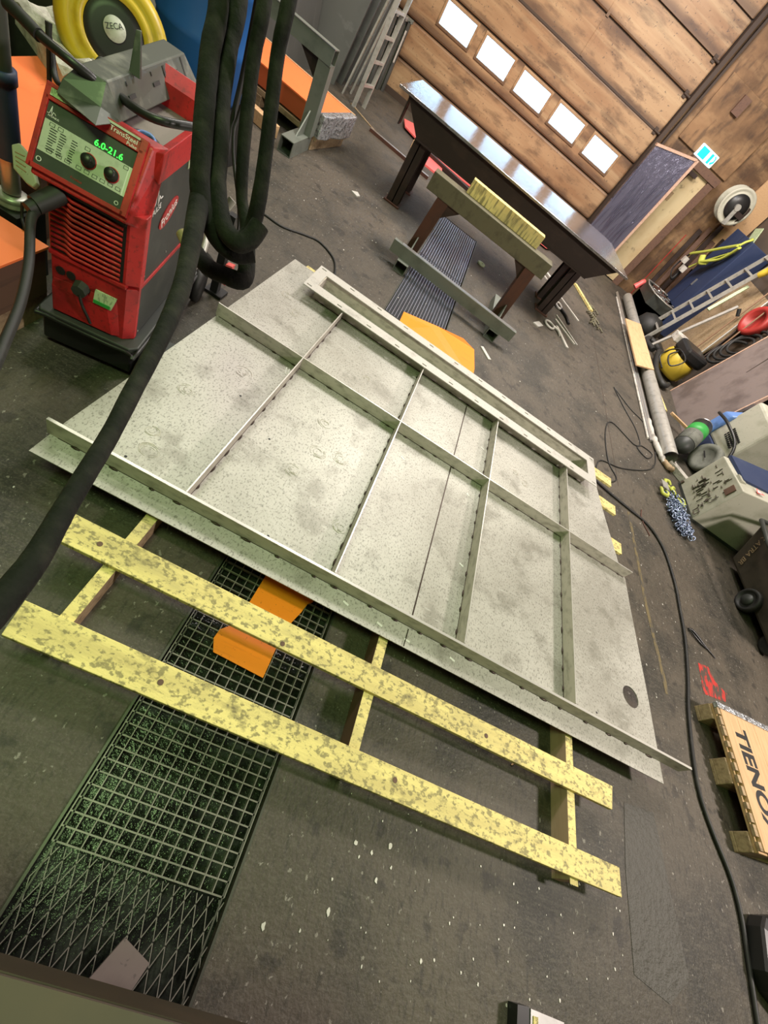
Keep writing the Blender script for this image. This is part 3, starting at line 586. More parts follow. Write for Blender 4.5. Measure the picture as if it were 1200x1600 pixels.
lettering('lettering', 'Fronius', .012, pp(-.06, .024, .0045), (1, 0, 0), U, 'red', cp, True)
build('pulse_mark', MB().tube([pp(-.185, .168, .005), pp(-.178, .170, .005), pp(-.175, .192, .005), pp(-.172, .160, .005), pp(-.168, .176, .005), pp(-.16, .170, .005)], .0012, 4, 2), 'white', cp, False)
build('ring_mark', MB().tube([pp(-.175 + .007 * cos(a * pi / 4), .026 + .007 * sin(a * pi / 4), .0045) for a in range(8)], .0014, 4, 2, True), 'white', cp, False)
build('ring_mark', MB().tube([pp(.07 + .006 * cos(a * pi / 4), .022 + .006 * sin(a * pi / 4), .0045) for a in range(8)], .0014, 4, 2, True), 'white', cp, False)
build('sticker', slab(-.196, .218, -.060, .240, .0, .0095), 'sticker', t, False)
build('cream_stripe', slab(-.045, .240, .085, .247, .0, .0125), 'panelgrey', t, False)
lettering('lettering', 'TransSteel', .021, pp(.035, .229, .0085), (1, 0, 0), U, 'white', t, True)
lettering('lettering', 'Pulse', .016, pp(.066, .212, .0125), (1, 0, 0), U, 'white', t, True)
# top tray with red walls
build('side_rail', MB().hexa([(.135, .10, .88), (.163, .10, .86), (.163, .70, .86), (.135, .70, .88)], [(.125, .13, .945), (.163, .12, .962), (.163, .70, .968), (.125, .70, .95)]), 'red', t, False, .004)
build('side_rail', MB().hexa([(-.160, .10, .86), (-.13, .10, .88), (-.13, .70, .88), (-.160, .70, .86)], [(-.160, .12, .962), (-.12, .13, .945), (-.12, .70, .95), (-.160, .70, .968)]), 'red', t, False, .004)
build('rear_wall', MB().hexa([(-.155, .58, .90), (.16, .58, .90), (.16, .70, .90), (-.155, .70, .90)], [(-.155, .60, 1.00), (.16, .60, 1.00), (.16, .66, 1.04), (-.155, .66, 1.04)]), 'red', t, False, .004)
build('tray_floor', MB().box((-.13, .12, .90), (.135, .60, .926)), 'mauve', t, False)
ds = build('disc_badge', MB().cyl((.06, .215, .926), (.06, .215, .932), .052, n=32), 'darkgrey', t, False)
build('silver_arc', MB().tube([(.03, .21, .934), (.04, .24, .934), (.065, .25, .934), (.088, .235, .934), (.095, .21, .934)], [.003, .007, .009, .007, .003], 6), 'skyblue', ds, False)
build('foil_corner', MB().add([(.065, .12, .945), (.13, .125, .947), (.128, .19, .947), (.09, .15, .955)], [(0, 1, 2, 3)]), 'white', t, False)
# side marks
SX = .1595
yz = lambda y, z: V((SX, y, z))
lg = build('red_oval_badge', MB().poly(ring(0, 0, .098, 36, .036), (), 0, .003, M4(((0, 0, 1, SX - .001), (.95, -.31, 0, .265), (.31, .95, 0, .700), (0, 0, 0, 1)))), 'red', t, False)
lettering('lettering', 'Fronius', .054, yz(.265, .700) + V((.0025, 0, 0)), (0, .95, .31), (0, -.31, .95), 'white', lg, True)
lettering('lettering', 'PULSE', .030, yz(.125, .760), (0, .98, .15), (0, -.15, .98), 'white', t, True)
build('pulse_mark', MB().tube([yz(.085, .785), yz(.105, .790), yz(.118, .845), yz(.128, .778), yz(.14, .81), yz(.15, .795), yz(.17, .798)], .0022, 4, 2), 'white', t, False)
yl = build('yellow_label', MB().box((SX - .001, .42, .825), (SX + .002, .50, .862)), 'sticker', t, False)
lettering('lettering', '2 mm', .022, yz(.46, .843) + V((.0026, 0, 0)), (0, 1, 0), (0, 0, 1), 'ink', yl, True)
for y, z in ((.07, .50), (.30, .51), (.07, .215), (.52, .30)): build('screw', MB().cyl(yz(y, z), yz(y, z) + V((.003, 0, 0)), .005, n=10), 'silver', t, False)
tc = build('torch_connector', MB().cyl((-.115, .0, .70), (-.155, -.085, .665), .034, .030, 14).cyl((-.155, -.085, .665), (-.165, -.11, .655), .022, .02, 14), 'rubber', t, False)
solo('torch_hose', MB().tube([(-1.205, 1.50, .655), (-1.188, 1.44, .64), (-1.09, 1.30, .60), (-1.003, 1.15, .57), (-.93, 1.0, .56), (-.87, .86, .54), (-.85, .70, .45)], .0155, 10, 5), 'rubber', 'black torch hose hanging down from the front left of the red welding machine', 'hose')

t = thing('torch_holder', 'cream plastic torch holder with slots hanging left of the red welding machine', 'holder', (-1.38, 1.66, .63))
a = [V(p) for p in ((-1.456, 1.70, .679), (-1.434, 1.712, .697), (-1.384, 1.691, .693), (-1.308, 1.625, .653), (-1.314, 1.61, .636), (-1.342, 1.615, .633), (-1.408, 1.642, .638))]
n_ = (a[2] - a[0]).cross(a[5] - a[0]).normalized() * .02
build('shell', MB().add(a + [p + n_ for p in a], [tuple(range(7)), tuple(range(13, 6, -1))] + [(k, k + 7, (k + 1) % 7 + 7, (k + 1) % 7) for k in range(7)]), 'cream', t, bev=.005)
mb = MB()
for k in range(4):
    p0 = a[0].lerp(a[6], .25 + k * .17) ; q0 = a[2].lerp(a[4], .15 + k * .17)
    for sg in (-1, 1): mb.bar(p0.lerp(q0, .22) + n_ * (.5 + sg * .52), p0.lerp(q0, .75) + n_ * (.5 + sg * .52), .004, .003)
build('slot', mb, 'oldwood', t)

# grey folded bracket with steel handle tubes on top of the machine
t = thing('hose_bracket', 'grey folded steel bracket with slots and black handle tubes on top of the red welder', 'bracket', mw=WM @ M4.Translation((0, 0, .955)))
MW[t.name] = WM.copy(); 
def lb(name, mb, m, par=None, bev=0):
    mb.v = [v - V((0, 0, .955)) for v in mb.v]; o = build(name, mb, m, par or t, False, bev); return o
chan = build_chan = MB().hexa([(-.165, .17, .965), (.002, .17, .955), (.012, .92, .955), (-.155, .92, .965)], [(-.135, .17, 1.045), (-.052, .17, 1.045), (-.050, .87, 1.045), (-.135, .87, 1.045)])
lb('channel', chan, 'bracket', None, .004)
lb('front_flare', MB().hexa([(-.17, .10, .958), (-.02, .03, .962), (.004, .17, .955), (-.165, .17, .965)], [(-.16, .12, 1.0), (-.045, .12, .985), (-.052, .17, 1.045), (-.135, .17, 1.045)]), 'bracket', None, .003)
mb = MB()
def onface(y, h, ly, lh):      # slots on the sloping right face
    b0 = V((.004, y, .960)).lerp(V((-.05, y, 1.045)), h); d = V((-.054, 0, .085)).normalized(); nn = V((.085, 0, .054)).normalized()
    mb.hexa([b0 + V((0, -ly, 0)) - d * lh + nn * .0005, b0 + V((0, ly, 0)) - d * lh + nn * .0005, b0 + V((0, ly, 0)) + d * lh + nn * .0005, b0 + V((0, -ly, 0)) + d * lh + nn * .0005],
            [b0 + V((0, -ly, 0)) - d * lh + nn * .002, b0 + V((0, ly, 0)) - d * lh + nn * .002, b0 + V((0, ly, 0)) + d * lh + nn * .002, b0 + V((0, -ly, 0)) + d * lh + nn * .002])
onface(.30, .45, .025, .006); onface(.29, .80, .003, .006); onface(.52, .5, .028, .006); onface(.50, .8, .003, .006); onface(.62, .55, .008, .034); onface(.72, .6, .022, .005); onface(.81, .6, .006, .034)
lb('slot', mb, 'ink')
lb('handle_tube', MB().tube([(-.045, .245, .985), (-.03, .235, 1.0), (.02, .195, 1.012), (.075, .175, 1.02), (.13, .185, 1.03), (.185, .25, 1.035), (.20, .275, 1.035)], .0145, 14, 6), 'black')
lb('tube_end', MB().lathe(V((.20, .275, 1.035)), (.5, .85, 0), [(.0148, -.004), (.0152, .002), (.012, .002), (.012, -.006), (0, -.006)], 20), 'silver')
lb('handle_tube', MB().tube([(-.08, .18, 1.02), (-.10, .16, 1.035), (-.15, .143, 1.05), (-.24, .165, 1.055), (-.31, .20, 1.06), (-.36, .225, 1.06)], .015, 14, 6), 'black')
lb('grip', MB().tube([(-.245, .165, 1.055), (-.31, .20, 1.06), (-.365, .228, 1.06)], .019, 14, 6), 'rubber')
lb('horn', MB().hexa([(-.060, .355, 1.04), (-.022, .355, 1.04), (-.022, .372, 1.04), (-.060, .372, 1.04)], [(-.062, .395, 1.155), (-.046, .395, 1.16), (-.046, .405, 1.16), (-.062, .405, 1.155)]), 'bracket', None, .002)
solo('rubber_strap', MB().tube([(-1.52, 1.985, .96), (-1.50, 1.97, .93), (-1.46, 1.93, .88), (-1.40, 1.88, .885), (-1.33, 1.86, .93), (-1.285, 1.88, 1.0), (-1.27, 1.90, 1.035), (-1.265, 1.92, .99), (-1.29, 1.92, .93), (-1.33, 1.91, .90)], .011, 8, 5, flat=.7), 'rubber', 'black rubber strap looped around the left handle tube of the welder', 'strap')
solo('hanging_cord', MB().tube([(-1.475, 1.93, 1.02), (-1.47, 1.92, .95), (-1.48, 1.93, .85), (-1.46, 1.90, .76), (-1.43, 1.86, .69)], [.011, .008, .008, .013, .017], 8, 5), 'rubber', 'thin black cord with thick end hanging before the orange plate at far left', 'cord')

# ------------------------------------------------------------------ hose bundle hanging from the boom above
G = 'hanging welding hoses wrapped in dark sleeves'
up = lambda p, dx=0: (p[0] - .05 + dx, p[1] + .05, 3.0)
def hose(pts, r, label, wob=.02):
    r = [q * .82 for q in r] if isinstance(r, list) else r * .82
    return solo('welding_hose', MB().tube(pts, r, 12, 6, wob=wob), 'sleeve', label, 'hose')
hose([(-.93, 1.90, 3.0), (-.88, 1.83, 2.1), (-.846, 1.784, 1.63), (-.726, 1.609, 1.481), (-.684, 1.51, 1.4), (-.632, 1.413, 1.324), (-.578, 1.331, 1.262), (-.534, 1.26, 1.208), (-.471, 1.194, 1.165), (-.417, 1.171, 1.159), (-.395, 1.19, 1.175), (-.39, 1.22, 1.21)], .030, 'dark hose of the bundle hanging right beside the red welder, ending in the lower curl')
hose([(-.97, 1.82, 3.0), (-.92, 1.76, 2.1), (-.862, 1.691, 1.60), (-.735, 1.528, 1.472), (-.690, 1.435, 1.399), (-.638, 1.344, 1.329), (-.59, 1.265, 1.27), (-.549, 1.208, 1.199), (-.500, 1.187, 1.151), (-.458, 1.190, 1.12), (-.414, 1.195, 1.12), (-.385, 1.215, 1.136)], .030, 'leftmost of the dark hoses, hanging in front of the side of the red welder')
hose([(-.80, 1.86, 3.0), (-.77, 1.80, 2.1), (-.743, 1.725, 1.66), (-.64, 1.555, 1.527), (-.624, 1.527, 1.434), (-.597, 1.492, 1.339), (-.562, 1.45, 1.239), (-.523, 1.416, 1.148), (-.474, 1.367, 1.116), (-.426, 1.302, 1.069), (-.401, 1.251, 1.028), (-.455, 1.246, 1.008), (-.513, 1.26, .992), (-.57, 1.30, .99)], [.022] * 7 + [.020, .024, .029, .032, .030, .030, .026], 'black hose second from the right, ending in the wrinkled bottom loop')
hose([(-.70, 1.80, 3.0), (-.67, 1.74, 2.1), (-.639, 1.667, 1.71), (-.562, 1.498, 1.568), (-.548, 1.474, 1.479), (-.521, 1.445, 1.388), (-.489, 1.407, 1.291), (-.462, 1.373, 1.197), (-.455, 1.36, 1.122), (-.46, 1.31, 1.085), (-.47, 1.26, 1.10)], [.022] * 6 + [.023, .026, .028, .028, .026], 'rightmost black hose of the hanging bundle, crossing in front of the orange stack')
hose([(-.88, 1.88, 2.4), (-.80, 1.72, 1.75), (-.66, 1.47, 1.25), (-.560, 1.24, 1.185), (-0.413, 0.915, 1.171), (-0.363, 0.784, 1.176), (-0.327, 0.675, 1.182), (-0.278, 0.513, 1.199), (-0.247, 0.413, 1.212), (-0.221, 0.325, 1.235), (-0.202, 0.259, 1.249), (-0.182, 0.197, 1.266), (-0.174, 0.157, 1.274), (-0.169, 0.12, 1.282), (-0.167, 0.078, 1.286)], [.034, .034, .034, .031, .024, .021, .019, .0165, .0152, .0150, .0150, .0160, .017, .018, .018], 'thick dark hose sweeping down across the left end of the steel panel', .02)
solo('thin_cable', MB().tube([(-.86, 1.95, 2.2), (-.80, 1.90, 1.4), (-.766, 1.823, 1.178), (-.738, 1.768, 1.063), (-.70, 1.70, .95), (-.66, 1.62, .86)], .010, 8, 5), 'rubber', 'thin black cable hanging between the thick hoses and the welder cart', 'cable')
solo('thin_cable', MB().tube([(-.78, 1.90, 2.2), (-.75, 1.83, 1.3), (-.73, 1.77, 1.137), (-.62, 1.67, 1.0), (-.588, 1.632, .93), (-.60, 1.60, .88)], .006, 6, 5), 'rubber', 'thinnest cable looping down between the two pairs of hanging hoses', 'cable')
t = thing('hose_hanger', 'cluster of grey clamps and a hooked strap at the foot of the hanging hoses', 'hanger', (-.66, 1.6, .9))
build('hook', MB().tube([(-.66, 1.55, 1.07), (-.65, 1.56, 1.04), (-.61, 1.53, 1.035), (-.595, 1.54, 1.07)], .007, 6, 4, flat=2), 'alu', t)
build('pipe', MB().tube([(-.70, 1.62, .94), (-.64, 1.52, .93), (-.60, 1.42, .92)], .010, 8), 'alu', t)
build('pipe', MB().tube([(-.72, 1.60, .87), (-.66, 1.50, .87), (-.56, 1.40, .90)], .030, 10, wob=.06), 'sleeve', t)
build('coupling', MB().cyl((-.72, 1.52, .88), (-.69, 1.50, .87), .022), 'oldwood', t)
t = thing('floor_stand', 'dark stand with a red handled valve behind the hanging hoses near the panel corner', 'stand', (-.98, 2.6, 0))
build('post', MB().bar((-.98, 2.60, 0), (-.98, 2.60, .50), .045, .045, (0, 1, 0)), 'black', t)
build('base', MB().box((-1.03, 2.56, 0), (-.92, 2.66, .02)), 'black', t)
build('red_handle', MB().hexa([(-.95, 2.58, .10), (-.92, 2.58, .10), (-.92, 2.62, .10), (-.95, 2.62, .10)], [(-.94, 2.56, .24), (-.90, 2.56, .25), (-.90, 2.60, .25), (-.94, 2.60, .24)]), 'redsheet', t)

# ------------------------------------------------------------------ far left: orange plates, post, hose reel, barrel
def orange_stack(name, x0, y0, x1, y1, z, label, z0=0.0, rz=0):
    c = ((x0 + x1) / 2, (y0 + y1) / 2, 0); t = thing(name, label, 'plate stack', c, rz)
    w, d = (x1 - x0) / 2, (y1 - y0) / 2
    build('top_plate', MB().box((-w, -d, z - .012), (w, d, z)), 'orange', t, False, .002)
    build('plate_pack', MB().box((-w + .02, -d + .01, z0 + .13), (w - .012, d - .01, z - .012)), 'brownwood', t, False)
    for x in (-w * .8, 0, w * .8): build('bearer', MB().box((x - .05, -d, z0), (x + .05, d, z0 + .13)), 'oldwood', t, False)
    return t
orange_stack('orange_plate_stack', -2.05, .60, -1.335, 1.705, .36, 'orange topped stack at the left edge below the cream torch holder')
orange_stack('orange_plate_stack', -2.28, 1.99, -1.58, 2.98, .45, 'orange topped stack behind the left side of the red welder')
t = thing('jack_post', 'blue grey round post with double flanged foot at the left edge', 'post', (-1.61, 1.86, 0))
build('tube_upper', MB().cyl((-1.61, 1.86, .72), (-1.61, 1.86, 1.35), .038), 'bracket', t)
build('tube_lower', MB().cyl((-1.61, 1.86, .52), (-1.61, 1.86, .80), .046).lathe((-1.61, 1.86, .78), (0, 0, 1), [(.046, 0), (.052, .0), (.052, .04), (.038, .04)]), 'navy', t)
build('tube_foot', MB().cyl((-1.61, 1.86, .38), (-1.61, 1.86, .53), .034), 'silver', t)
build('flange', MB().lathe((-1.61, 1.86, .33), (0, 0, 1), [(0, 0), (.062, 0), (.065, .010), (.055, .016), (.058, .024), (.060, .036), (.045, .042), (0, .042)]), 'alu', t)
build('pedestal', MB().box((-1.70, 1.78, 0), (-1.53, 1.94, .33)), 'black', t)
solo('wire_hook', MB().tube([(-1.50, 1.78, .42), (-1.49, 1.76, .36), (-1.44, 1.71, .37), (-1.48, 1.74, .30), (-1.50, 1.74, .22)], .006, 6), 'rubber', 'bent black wire hooked under the flange of the left post', 'wire')
t = thing('yellow_rack', 'yellow painted tube frame in the top left corner', 'rack', (-2.9, 3.4, 0))
build('upright', MB().bar((-2.82, 3.28, 0), (-2.82, 3.28, 1.4), .04, .04, (0, 1, 0)), 'reelyellow', t)
build('crossbar', MB().bar((-3.18, 3.27, .30), (-2.80, 3.27, .30), .04, .04), 'reelyellow', t)
build('upright', MB().bar((-3.16, 3.28, 0), (-3.16, 3.28, 1.4), .04, .04, (0, 1, 0)), 'reelyellow', t)
t = thing('dark_cabinet', 'dark grey cabinet standing behind the orange plates in the top left corner', 'cabinet', (-2.8, 3.8, 0))
build('carcass', MB().box((-3.15, 3.50, 0), (-2.62, 4.3, .86)), 'darkgrey', t, bev=.01)
build('lid', MB().box((-3.17, 3.48, .86), (-2.60, 4.32, .90)), 'black', t)
random.seed(4)
mb = MB(); nx_, ny_ = 14, 12; A_ = V((-2.52, 3.05, .56)); B_ = V((-1.72, 2.52, .56)); C_ = V((-2.28, 3.42, .62)); vs = []
for j in range(ny_ + 1):
    for i in range(nx_ + 1):
        p = A_ + (B_ - A_) * (i / nx_) + (C_ - A_) * (j / ny_); p.z += random.uniform(-.022, .022) + .03 * sin(i * 1.3) * cos(j * .9); vs.append(p)
bs = [v - V((0, 0, .42 + 0 * v.z)) if False else V((v.x, v.y, .452)) for v in vs]
Q = (nx_ + 1) * (ny_ + 1); fs = []
for j in range(ny_):
    for i in range(nx_):
        q = j * (nx_ + 1) + i; fs.append((q, q + 1, q + nx_ + 2, q + nx_ + 1))
for i in range(nx_): fs.append((i + 1, i, i + Q, i + 1 + Q)); q = ny_ * (nx_ + 1) + i; fs.append((q, q + 1, q + 1 + Q, q + Q))
for j in range(ny_): q = j * (nx_ + 1); fs.append((q, q + nx_ + 1, q + nx_ + 1 + Q, q + Q)); q += nx_; fs.append((q + nx_ + 1, q, q + Q, q + nx_ + 1 + Q))
solo('covered_pile', mb.add(vs + bs, fs), 'whitesheet', 'dirty white crumpled sheet draped over a pile under the yellow hose reel', 'covered pile')
t = thing('yellow_hose_reel', 'big yellow hose reel with black centre and grey round label behind the welder', 'hose reel', (-2.12, 3.34, .55))
rc = V((-2.00, 3.09, .70)); rd_ = V((.50, -.72, .36)).normalized()
build('casing', MB().lathe(rc, rd_, [(0, -.16), (.22, -.16), (.26, -.13), (.27, -.06), (.245, -.05), (.245, -.04), (.27, -.02), (.265, .03), (.245, .06), (.205, .075), (.195, .065), (.175, .085), (.15, .09), (.14, .075)], 48), 'reelyellow', t)
hb = build('hub', MB().lathe(rc, rd_, [(0, .078), (.10, .078), (.135, .075), (.15, .06)], 40), 'black', t)
build('label_disc', MB().lathe(rc + V((.0, .0, .02)) + rd_ * .081, rd_, [(0, 0), (.052, 0), (.052, -.004)], 32), 'panelgrey', hb)
xr = RX.copy(); xr = (xr - rd_ * xr.dot(rd_)).normalized(); yr = rd_.cross(xr)
xr2 = xr * cos(-.02) + yr * sin(-.02); yr2 = rd_.cross(xr2)
lettering('lettering', 'ZECA', .034, rc + V((.0, .0, .02)) + rd_ * .083 + yr2 * .01, xr2, yr2, 'ink', hb)
build('stand', MB().bar(rc - rd_ * .1 + V((0, 0, -.28)), (rc.x - .05, rc.y + .07, .35), .2, .10, (0, 1, 0)), 'black', t)
t = thing('blue_barrel', 'bright blue plastic barrel between the hose reel and the hanging hoses', 'barrel', (-1.93, 4.02, 0))
build('shell', MB().lathe((-2.05, 4.16, .42), (0, 0, 1), [(0, 0), (.29, 0), (.31, .03), (.315, .28), (.325, .30), (.315, .32), (.315, .60), (.325, .62), (.315, .64), (.31, .88), (.29, .92), (0, .92)], 40), 'blue', t)
build('stand', MB().box((-2.38, 3.85, 0), (-1.73, 4.48, .42)), 'black', t, bev=.01)

# ------------------------------------------------------------------ grey beam stand, orange crate, ladder, leaning plates
t = thing('beam_trestle', 'grey green steel trestle with open box section foot before the orange crate', 'trestle', (-1.65, 5.6, 0))
build('foot', MB().hollow((-1.66, 5.24, .07), (-1.67, 5.78, .07), .14, .14, .008), 'greybeam', t)
build('leg', MB().bar((-1.65, 5.72, .14), (-1.665, 5.70, .74), .13, .13, (0, 1, 0)), 'greybeam', t)
build('gusset', MB().poly([(5.45, .14), (5.66, .14), (5.66, .36)], (), -1.664, -1.652, M4(((0, 0, 1, 0), (1, 0, 0, 0), (0, 1, 0, 0), (0, 0, 0, 1)))), 'greybeam', t)
build('top_beam', MB().hollow((-2.95, 5.78, .80), (-1.60, 5.68, .80), .12, .13, .008), 'greybeam', t)
build('top_strip', MB().bar((-2.95, 5.72, .867), (-1.60, 5.625, .867), .02, .006), 'silver', t)
build('gusset', MB().hexa([(-1.75, 5.69, .58), (-1.73, 5.69, .58), (-1.73, 5.71, .58), (-1.75, 5.71, .58)], [(-1.95, 5.69, .74), (-1.73, 5.69, .74), (-1.73, 5.71, .74), (-1.95, 5.71, .74)]), 'darksteel', t)
build('leg', MB().bar((-2.90, 5.80, .0), (-2.90, 5.80, .74), .13, .13, (0, 1, 0)), 'greybeam', t)

CM = M4.Translation((-1.56, 5.82, 0)) @ M4.Rotation(RD(-8), 4, 'Z')
t = thing('orange_crate', 'long crate with bright orange top sheet and foil wrapped end on a timber pallet', 'crate', mw=CM)
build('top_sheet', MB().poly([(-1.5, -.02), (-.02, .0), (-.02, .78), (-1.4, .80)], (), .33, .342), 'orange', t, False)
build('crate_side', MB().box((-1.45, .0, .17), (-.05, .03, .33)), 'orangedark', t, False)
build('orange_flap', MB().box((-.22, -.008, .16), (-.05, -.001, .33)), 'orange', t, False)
build('crate_body', MB().box((-1.45, .03, .15), (-.05, .77, .33)), 'brownwood', t, False)
build('edge_batten', MB().box((-1.45, .775, .32), (.0, .80, .352)), 'pinewood', t, False)
build('foil_end', MB().poly([(-.05, -.01), (.02, -.015), (.045, .15), (.02, .30), (.05, .5), (.03, .80), (-.05, .80)], (), .13, .348), 'wrap', t, False, .01)
build('pallet_board', MB().box((-1.5, -.01, .10), (.0, .10, .15)).box((-1.5, .33, .10), (.0, .45, .15)).box((-1.5, .68, .10), (.0, .80, .15)), 'oldwood', t, False, .004)
for x in (-.14, -.8, -1.4): build('pallet_bearer', MB().box((x, -.02, 0), (x + .11, .80, .10)), 'oldwood', t, False, .004)
t = thing('timber_offcut', 'short pale squared timber on the floor behind the hanging hoses', 'timber', (-2.1, 5.3, 0))
build('timber', MB().bar((-2.45, 5.18, .06), (-1.95, 4.98, .06), .12, .12), 'oldwood', t, bev=.004)
solo('timber_beam', MB().bar((-2.9, 5.72, .06), (-1.85, 5.42, .06), .10, .11), 'pinewood', 'long squared timber lying in front of the orange crate behind the hoses', 'timber', bev=.004)

def ladder(name, base, d_up, d_w, w, h, n, r, label, loc, stile=(.022, .06)):
    t = thing(name, label, 'ladder', loc); B = V(base); u = V(d_up).normalized(); s = V(d_w).normalized() * w / 2; nn = u.cross(s).normalized()
    for k in (-1, 1): build('stile', MB().bar(B + s * k, B + s * k + u * h, stile[1], stile[0], s), 'alu', t)
    for k in range(n):
        p = B + u * (.28 + k * .28); 
        if (.28 + k * .28) < h: build('rung', MB().bar(p - s, p + s, .05 if r else .03, .03, u), 'alu', t)
    return t
t = ladder('step_ladder', (-1.90, 8.66, .0), (.02, .10, 1), (.20, 1, 0), .34, 1.95, 6, 1, 'silver aluminium step ladder standing before the leaning grey plates', (-1.94, 8.7, 0))
for y in (8.70, 9.02): build('rear_leg', MB().bar((-2.16 - .1 * (9.02 - y), y, 0), (-1.98, y + .16, 1.9), .022, .05, (0, 1, 0)), 'alu', t)
build('top_step', MB().box((-2.04, 8.68, 1.93), (-1.80, 9.05, 1.97)), 'alu', t)

Gp = 'thick grey plates leaning left of the ladder'
for k, (x, y, h) in enumerate(((-2.36, 8.70, 1.7), (-2.34, 9.05, 1.62), (-2.30, 9.40, 1.5), (-2.28, 9.75, 1.6))):
    t0 = MB().hexa([(x - .75, y, 0), (x, y + .02, 0), (x, y + .07, 0), (x - .75, y + .05, 0)], [(x - .65, y + .40, h), (x + .08, y + .42, h), (x + .08, y + .47, h), (x - .65, y + .45, h)])
    solo('grey_plate', t0, 'greyplate', ['tall grey plate leaning on edge, nearest in the row left of the ladder', 'tall grey plate on edge, second from the front in the row behind the ladder', 'tall grey plate on edge, third from the front in the row behind the ladder', 'tall grey plate on edge, last of the row behind the ladder'][k], 'plate', Gp, .004)
solo('large_plate', MB().hexa([(-2.75, 6.9, 0), (-2.70, 8.6, 0), (-2.73, 8.6, 0), (-2.78, 6.9, 0)], [(-3.12, 6.9, 2.4), (-3.08, 8.6, 2.4), (-3.11, 8.6, 2.4), (-3.15, 6.9, 2.4)]), 'greyplate', 'very large dark grey steel plate leaning against the left wall behind the trestle', 'plate')
solo('large_plate', MB().hexa([(-3.18, 4.6, 0), (-2.95, 6.7, 0), (-2.98, 6.7, 0), (-3.19, 4.6, 0)], [(-3.19, 4.6, 1.7), (-3.12, 6.7, 1.7), (-3.15, 6.7, 1.7), (-3.195, 4.6, 1.7)]), 'greybeam', 'grey green sheet leaning on the left wall behind the blue barrel', 'plate')
for k, (x, y) in enumerate(((-2.06, 10.72), (-2.12, 10.55), (-2.16, 10.38), (-2.20, 10.20))):
    tt = thing('form_panel', ['grey flanged panel on edge right beside the overhead door windows', 'grey flanged panel, second from the overhead door', 'grey flanged panel with a pale paper label, third from the overhead door', 'grey flanged panel of the row nearest to the ladder'][k], 'panel', (x - .3, y, 0), group='flanged grey panels in the back left corner')
    build('sheet', MB().box((x - .95, y - .012, 0), (x, y + .012, .97)), 'greybeam', tt, bev=.003)
    build('edge_flange', MB().box((x - .03, y - .06, 0), (x + .01, y + .05, .97)), 'greyplate', tt, bev=.003)
    build('top_flange', MB().box((x - .95, y - .06, .95), (x + .03, y + .06, 1.0)), 'silver' if k % 2 else 'greybeam', tt, bev=.004)
    if k in (0, 2): build('paper_label', MB().box((x - .02, y - .068, .42), (x + .006, y - .0605, .85)), 'whitesheet', tt)
solo('flat_strip', MB().bar((-1.99, 8.55, .006), (-1.30, 8.05, .006), .03, .01), 'oldwood', 'thin wooden strip on the floor pointing from the ladder foot to the crate', 'strip')
t = thing('steel_channel', 'long narrow silver channel bar lying on the floor left of the long table', 'bar', (-1.0, 7.97, 0))
build('web', MB().bar((-1.50, 8.02, .02), (-.48, 7.92, .02), .05, .04), 'rust', t)
build('bright_face', MB().bar((-1.50, 8.02, .042), (-.48, 7.92, .042), .04, .004), 'silver', t)

# ------------------------------------------------------------------ long steel table, sawhorse, bits around them
t = thing('welding_table', 'long steel table with shiny top reflecting the windows and dark H beam legs', 'table', (.5, 6.5, 0))
build('table_top', MB().poly([(-1.02, 5.96), (2.10, 5.90), (2.02, 7.05), (1.90, 7.14), (-1.0, 7.08)], (), .915, .94), 'tabletop', t, bev=.003)
build('long_beam', MB().hexa([(-.66, 6.02, .66), (1.75, 6.0, .66), (1.75, 6.16, .66), (-.66, 6.16, .66)], [(-.92, 6.02, .915), (2.0, 6.0, .915), (2.0, 6.16, .915), (-.92, 6.16, .915)]), 'darksteel', t)
build('beam_flange', MB().box((-.66, 5.99, .655), (1.75, 6.18, .67)), 'darksteel', t)
build('long_beam', MB().box((-.66, 6.78, .68), (1.75, 6.94, .915)), 'darksteel', t)
for x in (-.62, .5, 1.68): build('cross_beam', MB().box((x, 6.1, .70), (x + .09, 6.9, .86)), 'darksteel', t)
for x, y in ((-.60, 6.13), (-.60, 6.84), (1.70, 6.36), (1.70, 6.80)):
    build('leg', MB().box((x - .075, y - .07, .02), (x + .075, y - .06, .68)).box((x - .075, y + .06, .02), (x + .075, y + .07, .68)).box((x - .006, y - .07, .02), (x + .006, y + .07, .68)), 'darksteel', t)
    build('foot_plate', MB().box((x - .10, y - .09, 0), (x + .10, y + .09, .02)), 'rust', t, bev=.003)
build('end_lug', MB().poly([(6.02, .66), (6.02, .90), (6.14, .90), (6.14, .66)], [ring(6.08, .80, .02, 12)], -.90, -.885, M4(((0, 0, 1, 0), (1, 0, 0, 0), (0, 1, 0, 0), (0, 0, 0, 1)))), 'darksteel', t)

